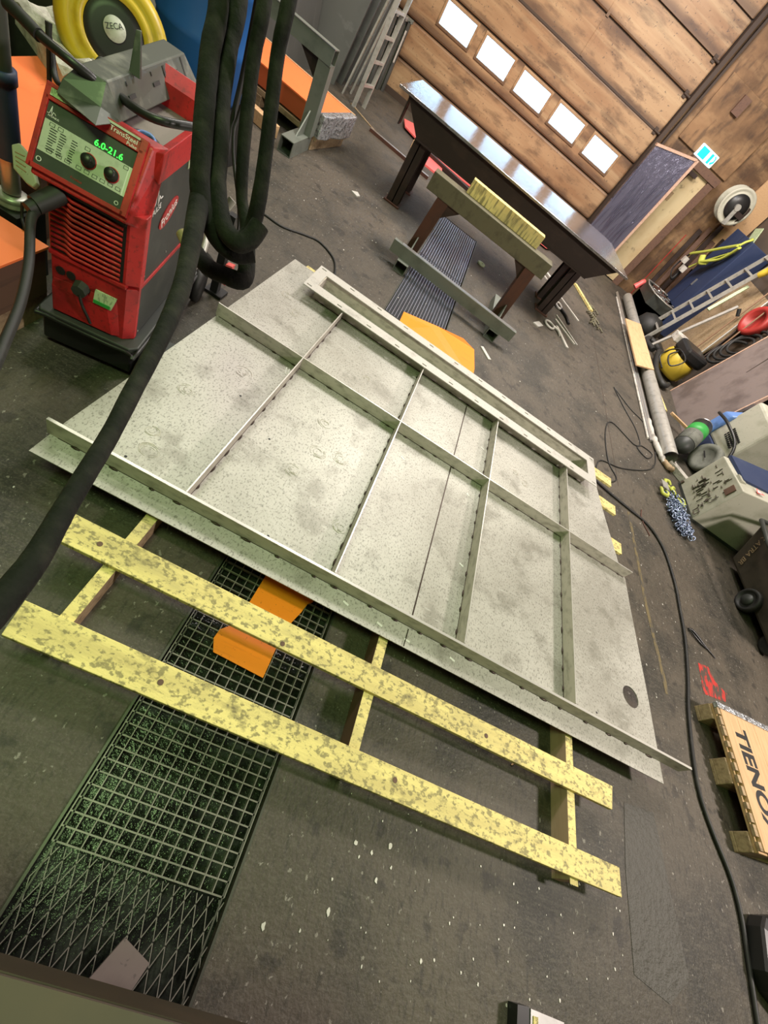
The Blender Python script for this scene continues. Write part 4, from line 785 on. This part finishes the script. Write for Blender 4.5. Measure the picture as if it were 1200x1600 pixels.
t = thing('sawhorse', 'brown steel sawhorse with dirty green top beam standing over the far floor grate', 'sawhorse', (.45, 5.1, 0))
SH = 0.0
build('top_beam', MB().box((-.27, 4.90, .63), (1.11, 5.05, .78)), 'greenbeam', t, bev=.006)
for x, k in ((-.11, 1), (1.0, -1)):
    build('leg', MB().bar((x, 4.97, .09), (x + .03 * k, 4.97, .64), .12, .12, (0, 1, 0)), 'rust', t)
    build('gusset', MB().hexa([(x + .06 * k, 4.93, .48), (x + .05 * k, 4.93, .47), (x + .05 * k, 5.0, .47), (x + .06 * k, 5.0, .48)][::k], [(x + .24 * k, 4.93, .64), (x + .05 * k, 4.93, .64), (x + .05 * k, 5.0, .64), (x + .24 * k, 5.0, .64)][::k]), 'darksteel', t)
    build('foot_tube', MB().hollow((x, 4.56, .05), (x, 5.5, .05), .12, .10, .006), 'greybeam', t)
    build('foot_fin', MB().poly([(4.70, .10), (4.905, .10), (4.905, .26)], (), x - .006, x + .006, M4(((0, 0, 1, 0), (1, 0, 0, 0), (0, 1, 0, 0), (0, 0, 0, 1)))), 'greybeam', t)
solo('squared_timber', MB().box((.06, 5.0, .78), (.90, 5.09, .90)), 'yellow', 'yellowish squared timber lying on top of the sawhorse beam', 'timber', bev=.004)
t = thing('box_beam', 'grey rectangular steel tube laid across the feet of the sawhorse', 'beam', (.45, 4.63, .1))
build('tube', MB().hollow((-.285, 4.66, .155), (1.19, 4.60, .155), .055, .11, .006), 'greybeam', t)
build('polished_top', MB().bar((-.20, 4.665, .2108), (1.17, 4.61, .2108), .05, .001), 'silver', t)
solo('red_sheet', MB().poly([(-1.40, 9.85), (-1.28, 9.45), (-.7, 9.08), (1.8, 9.22), (2.1, 9.75), (2.1, 10.0), (-1.2, 10.1)], (), .03, .05), 'redsheet', 'long flat red metal sheet on the floor behind the long table', 'sheet')
solo('red_sheet', MB().poly([(-.98, 9.2), (-.66, 8.45), (-.33, 8.45), (-.42, 8.95), (-.72, 9.02)], (), .0, .025), 'redsheet', 'small red metal sheet lying by the left legs of the long table', 'sheet')
solo('steel_bar', MB().bar((-.75, 9.05, .04), (.6, 8.7, .04), .08, .06), 'darksteel', 'dark steel bar on the floor beside the red sheets under the table', 'bar')
solo('wood_block', MB().box((-.99, 8.8, 0), (-.90, 8.9, .10)), 'pinewood', 'tiny pale wood block beside the left table leg', 'block')
random.seed(31)
DB = [('flat_bar', 'bright flat steel strip sticking out behind the right table leg', (2.05, 7.5), (2.42, 7.05), .03), ('flat_bar', 'second bright strip beside the long one by the right table leg', (1.72, 8.2), (1.95, 7.9), .05),
      ('flat_bar', 'narrow strip lying left of the rear table leg', (1.55, 8.1), (1.82, 7.75), .03), ('flat_bar', 'short bright strip just in front of the right table leg foot', (1.96, 6.45), (2.28, 6.10), .035),
      ('flat_bar', 'lowest bright strip pointing away from the right table leg', (1.98, 6.25), (2.14, 5.82), .045), ('flat_bar', 'thin bright strip highest of those before the right table leg', (1.98, 6.62), (2.33, 6.14), .02)]
for n, lab, a, b, w in DB: solo(n, MB().bar((a[0], a[1], .008), (b[0], b[1], .008), w, .014), 'debris', lab, 'strip')
solo('small_plate', MB().poly([(1.58, 5.80), (1.66, 5.78), (1.74, 5.92), (1.67, 5.96)], (), 0, .012), 'debris', 'small pale metal plate alone on the floor before the right table leg', 'plate')
t = thing('locking_pliers', 'bright locking pliers on the floor at the foot of the right table leg', 'pliers', (1.95, 6.1, 0))
build('jaws', MB().tube([(1.84 + .07 * cos(k * pi / 5), 6.08 + .09 * sin(k * pi / 5), .02) for k in range(10)], .014, 6, 3, True), 'debris', t)
build('grip', MB().tube([(1.90, 6.12, .02), (1.98, 6.10, .02), (2.02, 6.0, .015)], .016, 6), 'debris', t)
t = thing('locking_pliers', 'bright locking pliers on the floor farther behind the right table leg', 'pliers', (2.1, 6.9, 0))
build('jaws', MB().tube([(2.02 + .05 * cos(k * pi / 4), 7.0 + .10 * sin(k * pi / 4), .02) for k in range(8)], .016, 6, 3, True), 'debris', t)
build('grip', MB().tube([(2.05, 6.95, .02), (2.16, 6.80, .02), (2.20, 6.62, .015)], .020, 6), 'black', t)
solo('roller_wheel', MB().lathe((.80, 4.98, .0), (0, 0, 1), [(0, 0), (.06, 0), (.065, .015), (.05, .03), (.03, .02), (0, .02)], 20), 'alu', 'small round metal disc on the floor beside the right sawhorse leg', 'disc')
solo('white_scrap', MB().bar((.95, 4.32, .006), (1.06, 4.18, .006), .04, .01), 'debris', 'small white scrap on the floor below the end of the box beam', 'scrap')
solo('tape_ring', MB().lathe((.70, 6.35, 0), (0, 0, 1), [(.03, 0), (.055, 0), (.055, .02), (.03, .02), (.03, 0)], 20), 'sticker', 'small yellow green ring on the floor under the long table', 'ring')
solo('white_scrap', MB().poly([(-.98, 5.58), (-.93, 5.66), (-.88, 5.60), (-.90, 5.54)], (), 0, .012), 'debris', 'small white scrap on the open floor below the orange crate', 'scrap')
mb = MB()
for k in range(16):
    a = random.uniform(0, 6.28); x = 2.72 + .12 * cos(a) * random.random(); y = 7.75 + .5 * random.uniform(-1, 1); mb.tube([(x, y, .02), (x + .05, y + .06, .03), (x + .1, y, .02)], .013, 5, 3)
_c = solo('chain_heap', mb, 'greenbeam', 'heap of rusty yellowish chain on the floor right of the long table', 'chain')
solo('scrap_wood', MB().bar((2.45, 8.6, .02), (2.75, 7.9, .02), .06, .03), 'yellow', 'short yellow wood piece behind the right end of the table', 'wood')

# ------------------------------------------------------------------ right side: long pipes and profiles on the floor
solo('fat_pipe', MB().cyl((3.86, 10.1, .09), (3.60, 4.72, .09), .085, n=28, caps=False).cyl((3.60, 4.72, .09), (3.86, 10.1, .09), .078, n=28, caps=False), 'alu', 'long fat dirty grey pipe lying along the right side of the floor', 'pipe')
for k, (a, b, r, m) in enumerate((((3.66, 10.2), (3.44, 4.98), .018, 'silver'), ((3.70, 10.3), (3.49, 4.90), .018, 'silver'), ((3.62, 9.9), (3.395, 5.0), .014, 'whitesheet'))):
    solo('thin_pipe', MB().cyl((a[0], a[1], r + .0), (b[0], b[1], r), r, n=12), m, ['thin silver tube, middle one of those left of the fat pipe', 'thin silver tube lying directly against the fat pipe', 'thin whitish tube, outermost left of the fat pipe'][k], 'tube')
solo('pale_board', MB().hexa([(3.42, 6.72, .10), (3.70, 6.80, .17), (3.78, 8.52, .17), (3.50, 8.50, .10)], [(3.42, 6.72, .12), (3.70, 6.80, .19), (3.78, 8.52, .19), (3.50, 8.50, .12)]), 'pinewood', 'short pale pine board resting on the thin tubes beside the fat pipe', 'board')
solo('pale_board', MB().bar((3.98, 6.2, .02), (3.92, 7.4, .02), .09, .03), 'yellow', 'narrow yellowish board on the floor between the fat pipe and the vacuum cleaner', 'board')
t = thing('wrapped_profile', 'white wrapped profile with torn plastic at the near end of the fat pipe', 'profile', (3.6, 4.8, 0))
random.seed(8)
build('wrapping', MB().tube([(3.50, 5.5, .03), (3.49, 5.1, .03), (3.50, 4.85, .04), (3.56, 4.66, .03)], [.02, .03, .035, .03], 8, 5, wob=.25), 'whitesheet', t)
build('wrapping', MB().tube([(3.74, 5.3, .04), (3.74, 5.0, .05), (3.76, 4.80, .04)], [.015, .03, .02], 8, 5, wob=.3), 'whitesheet', t)
build('channel_end', MB().hollow((3.66, 4.74, .04), (3.88, 4.56, .04), .10, .07, .008), 'whitesheet', t)
build('torn_bag', MB().tube([(3.55, 4.70, .03), (3.61, 4.60, .04), (3.68, 4.62, .03)], .03, 8, 5, wob=.3), 'oldwood', t)

# chain sling heap
t = thing('chain_sling', 'heap of blue steel chain with yellow hooks on the floor beside the cream machine', 'chain', (3.5, 3.85, 0))
random.seed(12)
def link(mb, c, ax, ln=.027, wd=.015, r=.0058):
    ax = V(ax).normalized(); s = ax.orthogonal().normalized(); s = s * cos(random.uniform(0, 6)) + ax.cross(s) * sin(random.uniform(0, 6)); s = (s - ax * s.dot(ax)).normalized()
    mb.tube([V(c) + ax * ln * cos(k * pi / 4) + s * wd * sin(k * pi / 4) for k in range(8)], r, 5, 2, True)
mb = MB()
for k in range(230):
    q = random.random(); x = 3.50 - .02 * q + random.uniform(-1, 1) * (.17 - .09 * q); y = 4.02 - .52 * q + random.uniform(-.05, .05); link(mb, (x + .08 * q, y, .02 + random.random() * .05), (random.uniform(-1, 1), random.uniform(-1, 1), random.uniform(-.3, .3)))
build('chain_links', mb, 'chain', t)
for x, y, a in ((3.47, 4.18, .4), (3.56, 4.12, 1.4), (3.36, 3.98, 2.4), (3.62, 4.02, 3.0)):
    build('hook', MB().tube([(x + .05 * cos(a + k * .8), y + .06 * sin(a + k * .8), .05 + .01 * (k % 2)) for k in range(7)], [.012, .016, .018, .018, .016, .013, .008], 8, 4), 'hiviz', t)
build('tag_plate', MB().box((3.33, 4.02, .07), (3.42, 4.14, .076)), 'alu', t)

# cream control machine with navy top
t = thing('welding_rectifier', 'cream machine with printed diagrams on its front and dark blue top', 'machine', (4.3, 4.2, 0))
build('body', MB().hexa([(3.80, 3.90, .02), (4.98, 3.90, .02), (4.98, 4.48, .02), (3.78, 4.48, .02)], [(3.79, 3.90, .545), (4.98, 3.90, .80), (4.98, 4.48, .80), (3.77, 4.48, .52)]), 'cream', t, bev=.008)
build('base_rim', MB().box((3.78, 3.89, 0), (4.98, 4.49, .03)), 'darkgrey', t)
def topz(x): return .53 + (x - 3.78) * .22
build('blue_top', MB().hexa([(3.84, 4.10, topz(3.84)), (4.98, 3.93, topz(4.98)), (4.98, 4.49, topz(4.98)), (3.82, 4.49, topz(3.82))], [(3.84, 4.10, topz(3.84) + .03), (4.98, 3.93, topz(4.98) + .03), (4.98, 4.49, topz(4.98) + .03), (3.82, 4.49, topz(3.82) + .03)]), 'navy', t)
FY = lambda y, z: V((3.782, y, z))
random.seed(6); mb = MB()
def fbox(y0, z0, y1, z1, th=.003): (mb.box if th > .0035 else lambda q, r: build('printed_mark', MB().box(q, r), 'darkside', t))((3.797 - (y1 - 3.9) * .034 - .012 - th, y0, z0), (3.797 - .010, y1, z1))
for k in range(26):
    y = random.uniform(3.97, 4.40); z = random.uniform(.12, .44); fbox(y, z, y + .0014, z + random.uniform(.03, .09))
for k in range(26):
    y = random.uniform(3.95, 4.38); z = random.uniform(.10, .46); fbox(y, z, y + random.uniform(.02, .06), z + .0018)
for (y, z, r) in ((4.03, .22, .014), (4.02, .13, .008), (4.00, .16, .010)): fbox(y - r, z - r, y + r, z + r)
fbox(3.93, .06, 3.935, .12); fbox(3.99, .06, 3.995, .12); fbox(3.93, .06, 3.99, .065); fbox(3.93, .115, 3.99, .12); fbox(4.44, .04, 4.465, .075)
mb = MB(); fbox(3.96, .395, 4.04, .495, .004); build('socket_window', mb, 'brownwood', t)
w = M4(((1, 0, 0, 3.93), (0, 1, 0, 3.985), (.22, 0, 1, topz(3.93) + .031), (0, 0, 0, 1)))
build('notch', MB().box((3.80, 4.06, .52), (3.87, 4.16, .565)), 'cream', t)
wt = build('warning_triangle', MB().poly([(0, -.035), (.085, -.03), (.02, .045)], (), .0, .002, w), 'redsheet', t)
build('warning_triangle_field', MB().poly([(.012, -.022), (.06, -.02), (.022, .025)], (), .002, .003, w), 'white', t)

t = thing('compressor', 'pale grey wheeled machine with slotted panel and light blue top behind the cream machine', 'machine', (4.6, 5.2, 0))
build('side_panel', MB().hexa([(4.36, 5.12, .28), (4.98, 5.10, .28), (4.98, 5.70, .28), (4.33, 5.70, .28)], [(4.38, 5.12, .86), (4.98, 5.10, .95), (4.98, 5.72, 1.0), (4.36, 5.70, .90)]), 'cream', t, bev=.03)
build('blue_cover', MB().hexa([(4.28, 5.66, .24), (4.98, 5.66, .24), (4.98, 5.84, .24), (4.28, 5.84, .24)], [(4.30, 5.66, .60), (4.98, 5.66, 1.02), (4.98, 5.84, 1.02), (4.30, 5.84, .56)]), 'skyblue', t, bev=.02)
build('lower_body', MB().box((4.32, 4.62, .06), (4.98, 5.68, .28)), 'navy', t, bev=.01)
mb = MB()
for i in range(8):
    for j in range(4): build('vent_slot', MB().box((4.334, 5.24 + i * .035, .40 + j * .035 + i * .003), (4.36, 5.249 + i * .035, .428 + j * .035 + i * .003)), 'ink', t)
build('handle', MB().tube([(4.20, 5.75, .52), (4.20, 5.45, .55), (4.28, 5.12, .48), (4.26, 4.85, .22)], .018, 8), 'black', t)
for k, (x, y, r) in enumerate(((4.24, 5.12, .19), (4.30, 4.80, .17))):
    wl = build('wheel', MB().lathe((x - .04, y, r), (-1, -.15, .25), [(0, .03), (r * .62, .035), (r * .66, .05), (r * .95, .055), (r, .03), (r, -.03), (r * .9, -.06), (0, -.06)], 32), 'tyre', t)
    build('rim_slot', MB().bar((x - .10, y - .05, r + .02), (x - .10, y + .06, r + .04), .01, .012), 'ink', wl)
build('label', MB().box((4.27, 4.80, .16), (4.30, 4.90, .26)), 'whitesheet', t)

gA = V((3.87, 5.14, .14)); gB = V((4.34, 5.98, .47)); gd = (gB - gA).normalized()
t = thing('gas_bottle', 'leaning cylinder with bright green and printed grey label above the grey wheels', 'cylinder', tuple(gA))
build('shell', MB().lathe(gA, gd, [(0, -.10), (.06, -.09), (.115, 0), (.12, .1), (.12, .28)], 28), 'darkgrey', t)
build('grey_label', MB().lathe(gA, gd, [(.1205, .03), (.122, .03), (.122, .26), (.1205, .26)], 28), 'tyre', t)
build('green_band', MB().lathe(gA, gd, [(.119, .26), (.123, .26), (.123, .42), (.119, .42)], 28), 'green', t)
build('cap', MB().lathe(gA, gd, [(.12, .42), (.12, .53), (.10, .55), (0, .55)], 28), 'black', t)
build('cage_top', MB().lathe(gA, gd, [(.08, .55), (.11, .56), (.10, .575), (.08, .575)], 28).bar(gA + gd * .565 + V((-.08, 0, 0)), gA + gd * .565 + V((.08, 0, 0)), .02, .01).bar(gA + gd * .565 + V((0, -.08, .03)), gA + gd * .565 + V((0, .08, -.03)), .02, .01), 'silver', t)
mb = MB(); sd = gd.cross(V((0, 0, 1))).normalized(); ud = sd.cross(gd).normalized()
for k in range(6):
    th = -1.1 + .0 * k; c = gA + gd * (.05 + k * .032); mb.tube([c + (sd * cos(a) + ud * sin(a)) * .1225 for a in (2.0, 2.5, 3.0, 3.5, 4.0)] , .003, 4, 2)
build('printed_lines', mb, 'ink', t)

t = thing('wheeled_bin', 'dark wheeled container with chalk letters at the right edge below the cream machine', 'container', (4.5, 3.2, 0))
build('body', MB().hexa([(4.20, 2.55, .10), (4.98, 2.55, .10), (4.98, 3.62, .06), (4.22, 3.60, .06)], [(4.05, 2.45, .52), (4.98, 2.45, .52), (4.98, 3.72, .50), (4.05, 3.70, .50)]), 'greenbeam2', t, bev=.03)
build('rim', MB().tube([(4.98, 2.44, .52), (4.04, 2.44, .52), (4.03, 3.71, .50), (4.98, 3.73, .50)], .02, 8, 3), 'darkgrey', t)
wl = build('wheel', MB().lathe((4.17, 3.02, .11), (-1, 0, 0), [(0, -.02), (.10, -.02), (.115, 0), (.115, .04), (.09, .055), (.085, .035), (.03, .035), (.03, .045), (0, .045)], 32), 'rubber', t)
build('hub_cap', MB().lathe((4.12, 3.02, .11), (-1, 0, 0), [(0, .01), (.05, .005), (.055, -.01)], 20), 'darkgrey', wl)
build('wheel', MB().lathe((4.30, 2.62, .10), (-1, 0, 0), [(0, -.02), (.09, -.02), (.10, 0), (.10, .04), (.08, .05), (0, .05)], 28), 'rubber', t)
xd = V((.0, -.0, 0)); 
lettering('chalk_letters', 'K ATRA BR', .075, (4.115, 3.50, .30), (.38, -.22, -1), (0, -1, .2), 'oldwood', t)

# big mauve sheet leaning on the right wall
t = thing('leaning_sheet', 'large mauve brown sheet with a small handle leaning on the right wall', 'sheet', (4.5, 6.6, 0))
build('sheet', MB().hexa([(4.42, 7.22, 0), (4.30, 5.88, 0), (4.33, 5.88, 0), (4.45, 7.22, 0)], [(4.86, 7.30, 2.0), (4.74, 5.96, 2.0), (4.77, 5.96, 2.0), (4.89, 7.30, 2.0)]), 'mauve', t)
build('edge_strip', MB().hexa([(4.30, 5.86, 0), (4.30, 5.88, 0), (4.35, 5.88, 0), (4.35, 5.86, 0)], [(4.74, 5.94, 2.0), (4.74, 5.96, 2.0), (4.79, 5.96, 2.0), (4.79, 5.94, 2.0)]), 'pinkwood', t)
build('edge_strip', MB().hexa([(4.41, 7.22, 0), (4.41, 7.24, 0), (4.46, 7.24, 0), (4.46, 7.22, 0)], [(4.85, 7.30, 2.0), (4.85, 7.32, 2.0), (4.90, 7.32, 2.0), (4.90, 7.30, 2.0)]), 'pinkwood', t)
build('handle', MB().bar((4.585, 6.66, .88), (4.64, 6.72, 1.14), .05, .035), 'darksteel', t)
solo('long_angle', MB().bar((4.70, 5.75, .0), (4.93, 5.95, 1.9), .05, .04, (0, 1, 0)), 'darksteel', 'dark steel angle leaning on the wall right of the mauve sheet', 'angle')
solo('wood_lath', MB().bar((3.92, 5.95, .12), (4.30, 5.80, .12), .05, .03), 'pinewood', 'short pale lath between the fat pipe and the gas bottle', 'lath')

# yellow vacuum and hoses
t = thing('vacuum_cleaner', 'yellow and black vacuum cleaner with hose behind the mauve sheet', 'vacuum cleaner', (4.3, 7.6, 0))
build('tank', MB().lathe((4.33, 7.72, 0), (.1, 0, 1), [(0, .05), (.22, .05), (.26, .10), (.27, .30), (.24, .36)], 24), 'vacyellow', t)
build('head', MB().box((4.20, 7.50, .36), (4.62, 7.98, .55)), 'black', t, bev=.05)
build('hose', MB().tube([(4.05, 8.0, .12), (3.98, 8.3, .10), (4.12, 8.5, .12), (4.28, 8.2, .12), (4.10, 7.9, .16), (4.02, 7.4, .08), (4.10, 7.0, .06), (4.25, 7.15, .06)], .045, 8, 6), 'rubber', t)
build('cord', MB().tube([(4.15, 7.6, .40), (4.05, 7.5, .30), (4.10, 7.3, .25), (4.25, 7.4, .40), (4.15, 7.65, .42), (4.05, 7.7, .2), (4.12, 7.45, .12)], .012, 6, 6), 'black', t)
build('paper', MB().box((4.15, 7.98, .40), (4.40, 8.2, .52)), 'whitesheet', t, bev=.01)
solo('black_hose_coil', MB().tube([(4.78 + .10 * cos(k * .9) + .004 * k, 7.75 + .24 * sin(k * .9), .75 + .012 * k + .26 * cos(k * .9)) for k in range(28)], .02, 8, 4), 'rubber', 'coil of black hose hanging on the right wall above the mauve sheet edge', 'hose coil')
t = thing('red_drum', 'dark red round drum hanging on the right wall beside the mauve sheet', 'drum', (4.8, 8.1, 1.3))
build('drum_shell', MB().lathe((4.93, 8.10, 1.24), (-1, -.2, .1), [(0, 0), (.22, 0), (.235, .10), (.21, .13), (.15, .12), (.14, .04), (0, .04)], 36), 'polered', t)
build('valve', MB().cyl((4.80, 8.45, 1.12), (4.74, 8.50, 1.20), .03, n=10), 'black', t)

# ladder leaning on the right wall plus poles, boards
ladder('extension_ladder', (4.08, 8.84, .0), (.62, .24, 1.71), (.08, 1, 0), .44, 2.2, 7, 1, 'long pale aluminium ladder leaning over to the right wall', (4.07, 8.8, 0))
solo('alu_profile', MB().bar((4.10, 8.35, .0), (4.75, 8.60, 1.2), .045, .03), 'alu', 'single aluminium profile leaning right below the long ladder', 'profile')
solo('green_level', MB().bar((4.45, 8.62, .92), (4.72, 8.86, 1.45), .05, .03), 'sticker', 'pale green flat bar resting on the ladder side', 'bar')
mb = MB()
for k, (y, l) in enumerate(((8.35, 2.0), (8.15, 1.7), (7.95, 1.9), (8.05, 1.5))):
    solo('leaning_tube', MB().cyl((4.62 + .03 * k, y - .15, 0), (4.93 - .01 * k, y + .28, l), .014, n=8), ['copper', 'alu', 'copper', 'darksteel'][k], ['brownish thin tube, first of four leaning between ladder and red drum', 'pale thin tube, second of four leaning between ladder and red drum', 'brownish thin tube, third of four leaning between ladder and red drum', 'short dark thin tube, last of four leaning beside the red drum'][k], 'tube')
solo('plywood_sheet', MB().hexa([(4.72, 8.2, 0), (4.76, 9.7, 0), (4.79, 9.7, 0), (4.75, 8.2, 0)], [(4.93, 8.2, 1.5), (4.95, 9.7, 1.5), (4.98, 9.7, 1.5), (4.96, 8.2, 1.5)]), 'oldwood', 'weathered plywood sheet leaning on the right wall behind the ladder', 'sheet')
solo('orange_bag', MB().tube([(4.62, 8.75, 1.62), (4.66, 8.72, 1.75), (4.72, 8.70, 1.86), (4.80, 8.72, 1.90)], [.03, .07, .08, .04], 10, 5, wob=.2), 'vacyellow', 'orange yellow bag hanging near the top of the long ladder', 'bag')
t = thing('navy_cabinet', 'dark navy blue locker standing between the ladder and the back wall', 'locker', (4.7, 9.4, 0))
build('body', MB().box((4.50, 9.50, .08), (4.96, 10.40, 1.86)), 'navy', t, bev=.01)
build('door_gap', MB().box((4.497, 9.95, .10), (4.501, 9.956, 1.84)), 'ink', t)
build('handle', MB().box((4.48, 9.90, .9), (4.50, 9.93, 1.02)), 'silver', t)
build('plinth', MB().box((4.52, 9.52, 0), (4.94, 10.38, .08)), 'black', t)
t = thing('safety_harness', 'yellow green webbing harness hanging in front of the navy locker', 'harness', (4.42, 10.1, .9))
for a in ([(4.40, 9.60, 1.72), (4.36, 9.95, 1.52), (4.30, 10.2, 1.34), (4.26, 10.45, 1.20)], [(4.42, 9.55, 1.70), (4.42, 9.72, 1.45), (4.36, 9.9, 1.30), (4.33, 10.05, 1.22)], [(4.30, 10.1, 1.30), (4.33, 10.0, 1.22), (4.38, 9.9, 1.28)]):
    build('strap', MB().tube(a, .055, 6, 5, flat=.4), 'hiviz', t)
build('strap', MB().tube([(4.46, 9.7, 1.60), (4.40, 9.95, 1.35), (4.36, 10.1, 1.20), (4.33, 10.2, 1.05)], .04, 6, 5, flat=.4), 'hiviz', t)
build('hanging_loop', MB().tube([(4.41, 9.60, 1.72), (4.44, 9.6, 1.80), (4.50, 9.62, 1.87), (4.52, 9.7, 1.875)], .02, 6, 5), 'hiviz', t)
build('buckle', MB().box((4.20, 10.35, 1.02), (4.28, 10.45, 1.12)).box((4.22, 10.15, .92), (4.30, 10.25, 1.02)), 'whitesheet', t)
build('dark_webbing', MB().tube([(4.26, 10.45, 1.2), (4.24, 10.5, 1.05), (4.20, 10.4, .85), (4.26, 10.2, .75), (4.3, 10.3, 1.0)], .03, 6, 5, flat=.4), 'rubber', t)
solo('paper_notice', MB().hexa([(4.56, 9.80, 1.74), (4.56, 9.60, 1.78), (4.575, 9.60, 1.78), (4.575, 9.80, 1.74)], [(4.52, 9.92, 2.0), (4.52, 9.72, 2.06), (4.535, 9.72, 2.06), (4.535, 9.92, 2.0)]), 'sticker', 'crumpled pale yellow paper hanging above the navy locker', 'paper')
solo('red_pole', MB().cyl((4.10, 10.74, .0), (4.05, 10.80, 1.32), .010, n=8), 'polered', 'thin red pole standing at the back wall right of the exit door', 'pole')
random.seed(17)
for k in range(6):
    x = 4.22 + k * .12
    solo('dark_board', MB().bar((x, 10.62 - .03 * k, 0), (x + .02, 10.93, 1.5 + .12 * (k % 3)), .09, .025, (0, 1, 0)), 'brownwood' if k % 2 else 'darksteel',
         ['dark board, leftmost of the row leaning on the back wall by the red pole', 'dark board, second from the left in the row on the back wall', 'dark board, third from the left in the row on the back wall', 'dark board, third from the right in the row on the back wall', 'dark board, second from the right in the row on the back wall', 'dark board, rightmost of the row on the back wall in the corner'][k], 'board', 'dark boards leaning on the back wall')
solo('pale_plywood', MB().box((4.45, 10.93, 1.0), (4.97, 10.96, 2.55)), 'pinewood', 'light orange plywood board on the back wall beside the hose reel', 'board')
t = thing('scrap_bin', 'dark green open bin full of metal scrap behind the far end of the fat pipe', 'bin', (4.35, 10.2, 0))
build('shell', MB().poly(rect(3.98, 9.55, 4.52, 10.3), [rect(4.0, 9.57, 4.50, 10.28)], .05, .50).box((3.98, 9.55, .02), (4.52, 10.3, .30)), 'darkgrey', t)
build('rim', MB().tube([(3.98, 9.55, .5), (4.52, 9.55, .5), (4.52, 10.3, .5), (3.98, 10.3, .5)], .012, 6, 2, True), 'alu', t)
mb = MB(); mb2 = MB()
for k in range(110):
    x = random.uniform(4.03, 4.47); y = random.uniform(9.6, 10.25); z = .42 + random.uniform(0, .10); a = random.uniform(0, 6.28); q = random.uniform(.02, .06)
    (mb if k % 3 else mb2).bar((x - q * cos(a), y - q * sin(a), z), (x + q * cos(a), y + q * sin(a), z + random.uniform(-.03, .03)), .03, .012)
o = build('metal_scrap', mb, 'silver', t); o['kind'] = 'stuff'
o = build('rusty_scrap', mb2, 'rust', t); o['kind'] = 'stuff'
solo('black_bag', MB().lathe((4.20, 9.15, 0), (0, 0, 1), [(0, 0), (.22, .0), (.27, .10), (.22, .25), (.10, .32), (0, .33)], 14), 'rubber', 'slumped black bag on the floor in front of the scrap bin', 'bag')
solo('red_cloth', MB().tube([(3.92, 10.4, .25), (4.0, 10.45, .40), (4.05, 10.5, .3)], .05, 8, 4, wob=.2), 'redsheet', 'small red cloth hanging on the left side of the scrap bin', 'cloth')
